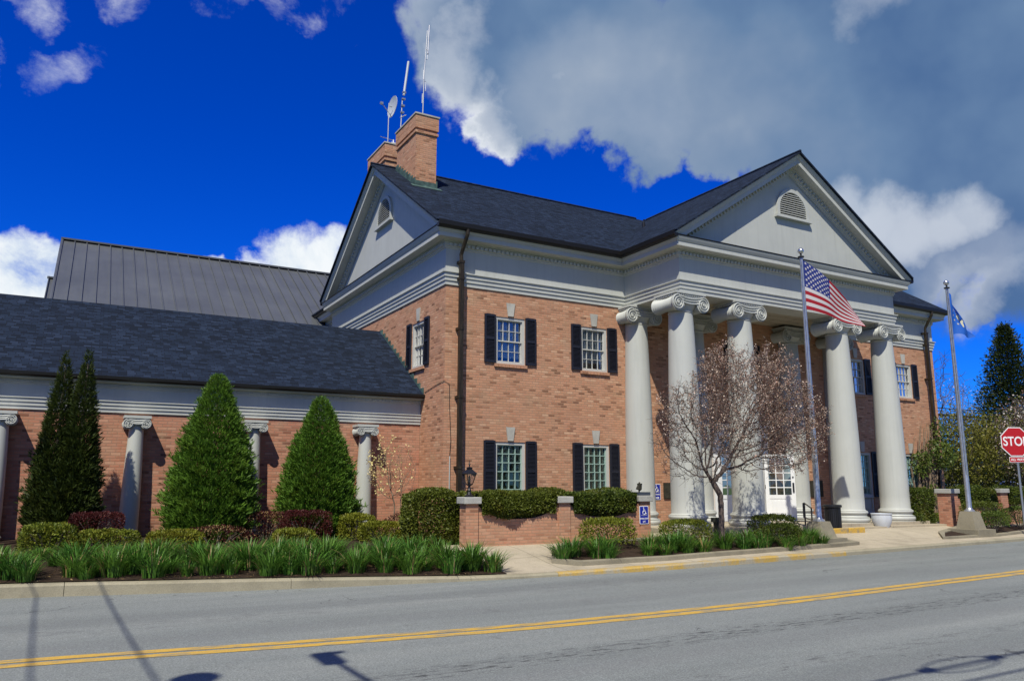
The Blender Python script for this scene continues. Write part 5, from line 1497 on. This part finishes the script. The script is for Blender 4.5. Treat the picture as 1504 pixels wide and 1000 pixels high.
def far_conifer(label, base, H, R0, seed, n):
    root = empty('dark_conifer', base, label, 'evergreen'); bx, by, bz = base; r = np.random.default_rng(seed)
    b = MB(); b.tube([(bx,by,bz),(bx,by,bz+H*.96)], [.25,.02], 8); Ps = []
    for k in range(230):
        t = (k+.5)/230; z = bz+.8+(H-.8)*t; R1 = R0*(1-t)**.72*(.85+.25*r.random())+.08; a = k*2.4; L = R1*(.75+.35*r.random())
        e = Vector((bx+math.cos(a)*L, by+math.sin(a)*L, z+.12*L)); b.tube([(bx,by,z-.05*L), e], [.03*(1-t)+.008,.006], 4, caps=False)
        m = int(n/230*(.3+1.4*(1-t))); s = r.random(m)**.6; q = np.array([bx,by,z])+(np.array(e)-np.array([bx,by,z]))*s[:,None]+r.normal(size=(m,3))*np.array([.17,.17,.20])*(.5+R1*.30); Ps.append(q)
    b.build('trunk', M['bark'], root); P_ = np.concatenate(Ps); k = len(P_)
    out = unit((P_-np.array([bx,by,0]))*np.array([1,1,0])); V = unit(out+np.array([0,0,.5])+rdir(k)*.8)*(.12+.14*rng.random((k,1))); U = unit(np.cross(V, rdir(k)))*np.linalg.norm(V,axis=1,keepdims=True)*.4
    cards('foliage', P_, U, V, M['bgcon'], root)
far_conifer('tall dark pointed evergreen behind the stop sign', (43.9,9.0,.4), 11.3, 3.1, 2, 34000)
big_tree('blossom_tree','white and pink blossoming tree behind the stop sign',(33.2,2.6,.4),(33.2,2.6,1.6),(33.6,2.6,3.8),(2.7,2.0,2.4),31,520,[M['pinkwhite'],M['bud'],M['olive']],6500,.09,M['bark'],.28,.14,.7,.20)
big_tree('leafing_tree','olive green leafing tree nearest the right corner of the hall',(31.0,5.0,.4),(31.0,5.0,1.6),(31.2,5.0,3.2),(2.3,1.8,2.2),32,420,M['olive'],12000,.10,M['bark'],.30,.14,.6,.30)
big_tree('leafing_tree','olive green leafing tree between the right flagpole and dark evergreen',(36.0,5.6,.4),(36.0,5.6,1.6),(36.0,5.6,3.3),(2.4,1.8,2.1),33,420,M['olive'],12500,.10,M['bark'],.30,.14,.6,.30)
big_tree('bare_tree','tall bare grey brown tree right beside the hall roof corner',(45,16,.4),(45,16,4),(45,16,7.4),(4.2,3.2,4.6),34,800,None,0,.1,M['twig'],.42,.2)
big_tree('bare_tree','bare tree with pale buds between the right flagpole and the evergreen',(53,17.5,.4),(53,17.5,3),(53,17.5,6.0),(3.8,3,3.7),35,600,M['pinkwhite'],1300,.11,M['twig'],.42,.2,.6,.3)
big_tree('bare_tree','low bare tree far behind the olive trees',(58,21,.4),(58,21,3),(58,21,5.2),(4.5,3,3.2),36,500,None,0,.1,M['twig'],.45,.2)
blob('evergreen_shrub','dark bushy evergreen under the blossom tree','shrub',(36.5,3.2,1.5),(1.7,1.2,1.15),M['bgcon'],6000,.13,seed=41)
blob('evergreen_shrub','dark bushy evergreen under the olive green trees','shrub',(33.6,6.5,1.3),(2.6,1.0,1.0),M['bgcon'],6000,.13,seed=42)
# house and car behind
hs = empty('blue_house', (47,20,.4), 'blue grey house half hidden behind the olive green trees', 'house')
b = MB(); wall(b,(43,17.6),(1,0),9,.3,3.4,[(1,2,1.2,2.6),(4,5,1.2,2.6),(6.6,7.6,1.2,2.6)],.1,(0,-1)); wall(b,(43,23),(0,-1),5.4,.3,3.4,[(2,3,1.2,2.6)],.1,(-1,0)); b.build('wall', M['siding'], hs)
b = MB(); slope(b,[(42.7,17.2,3.3),(52.3,17.2,3.3),(52.3,20.3,5.0),(42.7,20.3,5.0)]); slope(b,[(52.3,23.4,3.3),(42.7,23.4,3.3),(42.7,20.3,5.0),(52.3,20.3,5.0)]); b.build('roof', M['shingle'], hs)
for x0 in (44,47,49.6):
    b = MB(); b.box(x0,17.66,1.2,x0+1,17.7,2.6); w_ = b.build('window', M['glass'], hs); b = MB()
    b.box(x0-.06,17.56,1.14,x0+1.06,17.62,1.2); b.box(x0-.06,17.56,2.6,x0+1.06,17.62,2.68); b.box(x0-.06,17.56,1.2,x0,17.62,2.6); b.box(x0+1,17.56,1.2,x0+1.06,17.62,2.6); b.box(x0+.48,17.58,1.2,x0+.52,17.62,2.6); b.build('frame', M['white'], w_)
car = empty('parked_car', (38.6,7.8,.35), 'silver car parked beyond the right garden wall, only its roof showing', 'car')
b = MB(); cx, cy, cz = 38.6, 7.8, .35
sec = [(-2.2,.55,.75,.80),(-2.1,.35,.95,.86),(-1.2,.30,1.02,.90),(-.55,.30,1.40,.74),(.1,.30,1.46,.74),(.95,.30,1.40,.74),(1.6,.30,1.04,.88),(2.1,.35,.98,.86),(2.2,.55,.8,.78)]
ring = []
for x, zl, zh, hw in sec: ring.append([(cx+x,cy-.88,cz+zl),(cx+x,cy-.9,cz+min(zh,.95)),(cx+x,cy-hw,cz+zh),(cx+x,cy+hw,cz+zh),(cx+x,cy+.9,cz+min(zh,.95)),(cx+x,cy+.88,cz+zl)])
for i in range(len(ring)-1):
    for j in range(6): b.face([ring[i][j],ring[i+1][j],ring[i+1][(j+1)%6],ring[i][(j+1)%6]])
b.face(ring[0][::-1]); b.face(ring[-1]); b.build('body', M['carpaint'], car, smooth=True)
for x in (-1.35,1.35):
    for s in (-1,1):
        k = MB(); k.lathe([(.31,-.1),(.33,-.08),(.33,.08),(.31,.1)], (cx+x,cy+s*.80,cz+.33), 20, 'y'); w_ = k.build('wheel', M['tyre'], car, smooth=True)
        k = MB(); k.lathe([(.20,-.115),(.20,.115)], (cx+x,cy+s*.80,cz+.33), 14, 'y'); k.build('rim', M['galv'], w_)
k = MB()
for s in (-1,1):
    yy = cy+s*.83
    k.face([(cx-1.0,cy+s*.895,cz+1.02),(cx+1.35,cy+s*.895,cz+1.02),(cx+.9,cy+s*.77,cz+1.36),(cx-.5,cy+s*.77,cz+1.36)])
k.build('side_glass', M['dark'], car)

# ------------------------------------------------------------------ poles and cables
def cable(label, p, q, sag, r, name='overhead_cable', n=24, group=None, loop=False):
    p, q = Vector(p), Vector(q); pts = [p.lerp(q,k/n)+Vector((0,0,-sag*4*(k/n)*(1-k/n))) for k in range(n+1)]
    b = MB(); b.tube(pts, r, 6)
    if loop:  # a coil of slack tied under the line
        for s in (-1,1): b.tube([(-4.1+.55*math.cos(a),-17.47+s*.02+(.13 if s > 0 else .10)*math.sin(a),6.95+.12*s*math.sin(a)) for a in np.linspace(0,2*math.pi,25)], .013, 6)
        b.box(-4.75,-17.53,6.97,-4.55,-17.43,7.07); b.box(-3.65,-17.52,6.97,-3.45,-17.42,7.07)
    return tag(b.build(name, M['cable'], at=tuple(p)), label, 'cable', group)
cable('thin overhead cable crossing behind the trees at the right', (30,14.2,6.95),(70,13.8,7.2),.25,.035)
cable('thick bundled overhead cable crossing behind the trees at the right', (30,14.0,6.45),(70,13.6,6.7),.25,.09)
def pole(label, x, y, h, arm=None):
    o = empty('utility_pole', (x,y,0), label, 'utility pole')
    b = MB(); b.tube([(x,y,-.05),(x,y,h)], [.15,.10], 12); b.build('pole_shaft', M['wood'], o)
    b = MB(); b.box(x-1.1,y-.06,h-.5,x+1.1,y+.06,h-.38); b.build('crossarm', M['wood'], o)
    for s in (-.9,0,.9):
        k = MB(); k.lathe([(.02,h-.38),(.04,h-.34),(.045,h-.26),(.02,h-.22)], (x+s,y,0), 8); k.build('insulator', M['pot'], o)
    return o
pole('wooden utility pole standing left of the brick wing', -12.3,-3.0,8.2)
pole('wooden utility pole across the road carrying the wires over the street', -11.75,-25.5,9.0)
cable('overhead wire whose shadow crosses the road nearest the left edge', (-11.95,-25.4,8.2),(-12.35,-3.0,7.9),.35,.017)
cable('overhead wire whose shadow crosses the road right of the first wire shadow', (-10.95,-25.5,8.2),(-11.45,-3.0,7.85),.35,.020)
# street lamps on the near side of the road (their shadows lie on the asphalt)
def street_lamp(label, x, y, h, head, kind):
    o = empty('street_lamp', (x,y,0), label, 'street lamp')
    b = MB(); b.tube([(x,y,-.05),(x,y,h-.2)], [.09,.06], 12); b.build('pole_shaft', M['alu'], o)
    hx, hy, hz = head
    b = MB(); b.tube([(x,y,h-.4),(x+(hx-x)*.3,y+(hy-y)*.3,h+.15),(hx,hy,hz+.12)], [.04,.04,.035], 8); b.build('arm', M['alu'], o)
    b = MB()
    if kind == 'dome': b.lathe([(.05,hz+.22),(.10,hz+.16),(.20,hz+.02),(.21,hz-.06),(.19,hz-.06)], (hx,hy,0), 20)
    else: b.obox((hx,hy,hz+.08),(.10,0,0),(0,.26,0),(0,0,.06)); b.obox((hx+.10,hy+.22,hz+.08),(.12,0,0),(0,.04,0),(0,0,.03))
    b.build('lamp_head', M['galv'], o, smooth=True)
street_lamp('dome headed street lamp across the road left of the camera', -12.3,-17.2,7.9,(-10.95,-14.95,7.85),'dome')
street_lamp('long armed street lamp across the road behind the camera', -9.55,-19.6,7.6,(-9.58,-14.6,7.5),'arm')
yy = -17.25
cable('street cable across the road whose shadow falls at lower right', (-40,-17.9,7.15),(30,-17.05,7.0),.1,.024,loop=True)
cable('lower street cable across the road whose shadow falls at lower right', (-40,-18.05,7.2),(30,-17.75,7.05),.1,.024)
# ------------------------------------------------------------------ camera, sun, sky
cam = bpy.data.cameras.new('camera'); co = bpy.data.objects.new('camera', cam); COL.objects.link(co); sc.camera = co
yaw, pitch, roll, f = .5169, .1801, -.0010, 1141.39
cam.sensor_fit = 'HORIZONTAL'; cam.sensor_width = 36; cam.lens = f/1504*36; cam.clip_end = 3000; cam.clip_start = .1
fw = Vector((math.sin(yaw)*math.cos(pitch), math.cos(yaw)*math.cos(pitch), math.sin(pitch))); rt = Vector((math.cos(yaw),-math.sin(yaw),0)); up = rt.cross(fw)
rt2 = rt*math.cos(roll)-up*math.sin(roll); up2 = up*math.cos(roll)+rt*math.sin(roll)
mx = Matrix((( rt2.x,up2.x,-fw.x,-8.3598),(rt2.y,up2.y,-fw.y,-18.2501),(rt2.z,up2.z,-fw.z,1.70),(0,0,0,1))); co.matrix_world = mx

SD = Vector((.48,.56,-1)).normalized()
sl = bpy.data.lights.new('sun','SUN'); sl.energy = 5.0; sl.angle = R(.53); sl.color = (1,.965,.84)
so = bpy.data.objects.new('sun', sl); COL.objects.link(so); so.rotation_euler = SD.to_track_quat('-Z','Y').to_euler(); so.location = (-20,-30,40)

w = bpy.data.worlds.new('World'); sc.world = w; w.use_nodes = True; t = NT(w); nt = w.node_tree
bg = nt.nodes['Background']
sky = t.n('ShaderNodeTexSky', sky_type='NISHITA', sun_disc=False); sky.sun_elevation = math.asin(-SD.z); sky.sun_rotation = math.atan2(-SD.x,-SD.y); sky.air_density = .9; sky.dust_density = .2; sky.ozone_density = 3.0; sky.altitude = 200
hsv = t.n('ShaderNodeHueSaturation'); hsv.inputs['Saturation'].default_value = 1.45; hsv.inputs['Value'].default_value = 1.0; t.l(sky.outputs[0], hsv.inputs['Color'])
skyc = t.mix(1.0, hsv.outputs[0], (.10,.70,1.95), 'MULTIPLY')
gen = t.n('ShaderNodeTexCoord').outputs['Generated']
nz = t.n('ShaderNodeVectorMath', operation='NORMALIZE'); t.l(gen, nz.inputs[0]); d0 = nz.outputs[0]
# ragged edges: shift the direction by noise before measuring the cloud banks
n1 = t.n('ShaderNodeTexNoise'); n1.inputs['Scale'].default_value = 4.2; n1.inputs['Detail'].default_value = 9; n1.inputs['Roughness'].default_value = .58; t.l(d0, n1.inputs['Vector'])
sh = t.n('ShaderNodeVectorMath', operation='SUBTRACT'); t.l(n1.outputs['Color'], sh.inputs[0]); sh.inputs[1].default_value = (.5,.5,.5)
def warped(a):
    v = t.n('ShaderNodeVectorMath', operation='MULTIPLY_ADD'); t.l(sh.outputs[0], v.inputs[0]); v.inputs[1].default_value = (a,a,a); t.l(d0, v.inputs[2])
    q = t.n('ShaderNodeVectorMath', operation='NORMALIZE'); t.l(v.outputs[0], q.inputs[0]); return q.outputs[0]
dw = warped(.30); dw2 = warped(.17); dw3 = warped(.26)
def bank(lst, src):
    acc = None
    for x, y, r0, r1, amp in lst:
        # direction of a cloud bank in the sky, and its inner / outer angular radius
        X, Y = (x-752)/f, -(y-500)/f; v = (rt2*X+up2*Y+fw).normalized()
        dp = t.n('ShaderNodeVectorMath', operation='DOT_PRODUCT'); t.l(src, dp.inputs[0]); dp.inputs[1].default_value = v
        mr = t.n('ShaderNodeMapRange', interpolation_type='SMOOTHSTEP'); t.l(dp.outputs['Value'], mr.inputs['Value'])
        mr.inputs['From Min'].default_value = math.cos(r1/f); mr.inputs['From Max'].default_value = math.cos(r0/f); mr.inputs['To Max'].default_value = amp
        o = mr.outputs[0]; acc = o if acc is None else t.math('MAXIMUM', acc, o)
    return acc
grey = [(800,30,40,190,1),(850,130,40,135,1),(960,110,60,150,1),(770,180,10,85,.95),(1100,90,80,190,1),(1250,110,100,230,1),(1420,120,120,260,1),(700,40,10,120,.85),(900,215,10,75,.9),(1010,220,10,70,.9),
        (1230,250,30,110,1),(1340,320,40,125,1),(1450,320,40,120,1),(1490,395,20,80,.8),(1520,460,5,50,.8),(1700,100,200,400,1),(1680,400,40,130,.8),(1100,-60,80,220,1),(1400,-60,80,220,1)]
wisps = [(20,112,3,52,.95),(70,98,2,45,.8),(108,80,1,32,.65),(15,-10,8,48,.75),(280,-5,12,60,.8),(322,22,4,40,.8),(160,-30,8,60,.7),(395,10,3,36,.55),(440,8,5,50,.65),(480,0,5,40,.6)]
small = [(25,430,25,62,1),(72,412,8,42,1),(430,380,18,75,1),(470,372,10,50,1),(370,385,8,40,.9),(312,374,3,22,.9),(-150,330,40,120,1),(-300,80,80,200,1)]
fb = t.n('ShaderNodeTexNoise'); fb.inputs['Scale'].default_value = 9; fb.inputs['Detail'].default_value = 10; fb.inputs['Roughness'].default_value = .66; fb.inputs['Distortion'].default_value = .3; t.l(d0, fb.inputs['Vector'])
G = bank(grey, dw); S_ = bank(small, dw2); WI = bank(wisps, dw3)
def dens(a, amp, lo, hi):
    v = t.math('ADD', a, t.math('MULTIPLY', t.math('SUBTRACT', fb.outputs['Fac'], .5), amp))
    mr = t.n('ShaderNodeMapRange', interpolation_type='SMOOTHSTEP'); t.l(v, mr.inputs['Value']); mr.inputs['From Min'].default_value = lo; mr.inputs['From Max'].default_value = hi; return mr.outputs[0]
rawG = t.math('ADD', G, t.math('MULTIPLY', t.math('SUBTRACT', fb.outputs['Fac'], .5), .9)); dG = dens(G, 1.0, .24, .70); dS = dens(S_, 2.0, .36, 1.05); dW = t.math('MULTIPLY', dens(WI, 3.0, .50, 1.7), .85)
lit = bank([(715,180,20,95,1),(735,225,15,80,1),(680,100,10,70,.7),(640,20,5,60,.35),(1280,15,5,60,.5),(870,140,10,120,.22),(1490,445,5,60,.5)], dw)
lit2 = bank([(1245,295,10,55,1.1),(1295,318,10,55,1.4),(1345,330,10,52,1.4),(1395,325,10,52,1.35),(1440,312,8,48,1.2),(1400,390,8,60,.45),(1460,380,8,60,.5)], dw2)
lit = t.math('MAXIMUM', lit, lit2)
edge = t.n('ShaderNodeMapRange', interpolation_type='SMOOTHSTEP'); t.l(rawG, edge.inputs['Value']); edge.inputs['From Min'].default_value = .45; edge.inputs['From Max'].default_value = 1.05; edge.inputs['To Min'].default_value = 1; edge.inputs['To Max'].default_value = .45
lm = t.math('MULTIPLY', t.math('MULTIPLY', lit, edge.outputs[0]), t.math('ADD', .25, t.math('MULTIPLY', fb.outputs['Fac'], 1.5)), clamp=True)
lown = t.n('ShaderNodeTexNoise'); lown.inputs['Scale'].default_value = 3.4; lown.inputs['Detail'].default_value = 5; t.l(d0, lown.inputs['Vector'])
gcol = t.ramp(lown.outputs['Fac'], [(.36,(.080,.160,.32)),(.48,(.140,.235,.39)),(.60,(.235,.32,.45)),(.72,(.37,.44,.53))])
ccol = t.mix(lm, gcol, (.80,.84,.88))
# cirrus thins towards the edges of the grey bank
scol = t.ramp(fb.outputs['Fac'], [(.3,(.50,.64,.80)),(.6,(.90,.94,.97))])
SKY_S = .075
c = t.mix(t.math('MAXIMUM', dS, dW), t.mix(1.0, skyc, (SKY_S,)*3, 'MULTIPLY'), scol)
c = t.mix(t.math('MULTIPLY', dG, .97), c, ccol)
# unseen cloud added behind the camera to make the blue ambient light more neutral
bd = t.n('ShaderNodeVectorMath', operation='DOT_PRODUCT'); t.l(d0, bd.inputs[0]); bd.inputs[1].default_value = tuple(-Vector((fw.x,fw.y,0)).normalized()*.94+Vector((0,0,.34)))
bm_ = t.n('ShaderNodeMapRange', interpolation_type='SMOOTHSTEP'); t.l(bd.outputs['Value'], bm_.inputs['Value']); bm_.inputs['From Min'].default_value = -.1; bm_.inputs['From Max'].default_value = .45
cov = t.math('MULTIPLY', bm_.outputs[0], t.ramp(lown.outputs['Fac'], [(.40,(0,0,0)),(.58,(1,1,1))]))
c = t.mix(cov, c, (.21,.25,.28))
t.l(c, bg.inputs['Color']); bg.inputs['Strength'].default_value = 1.0
vs = sc.view_settings; vs.view_transform = 'Standard'; vs.look = 'None'; vs.exposure = .02; vs.gamma = 1
sc.cycles.max_bounces = 8; sc.cycles.transparent_max_bounces = 12; sc.cycles.use_denoising = True
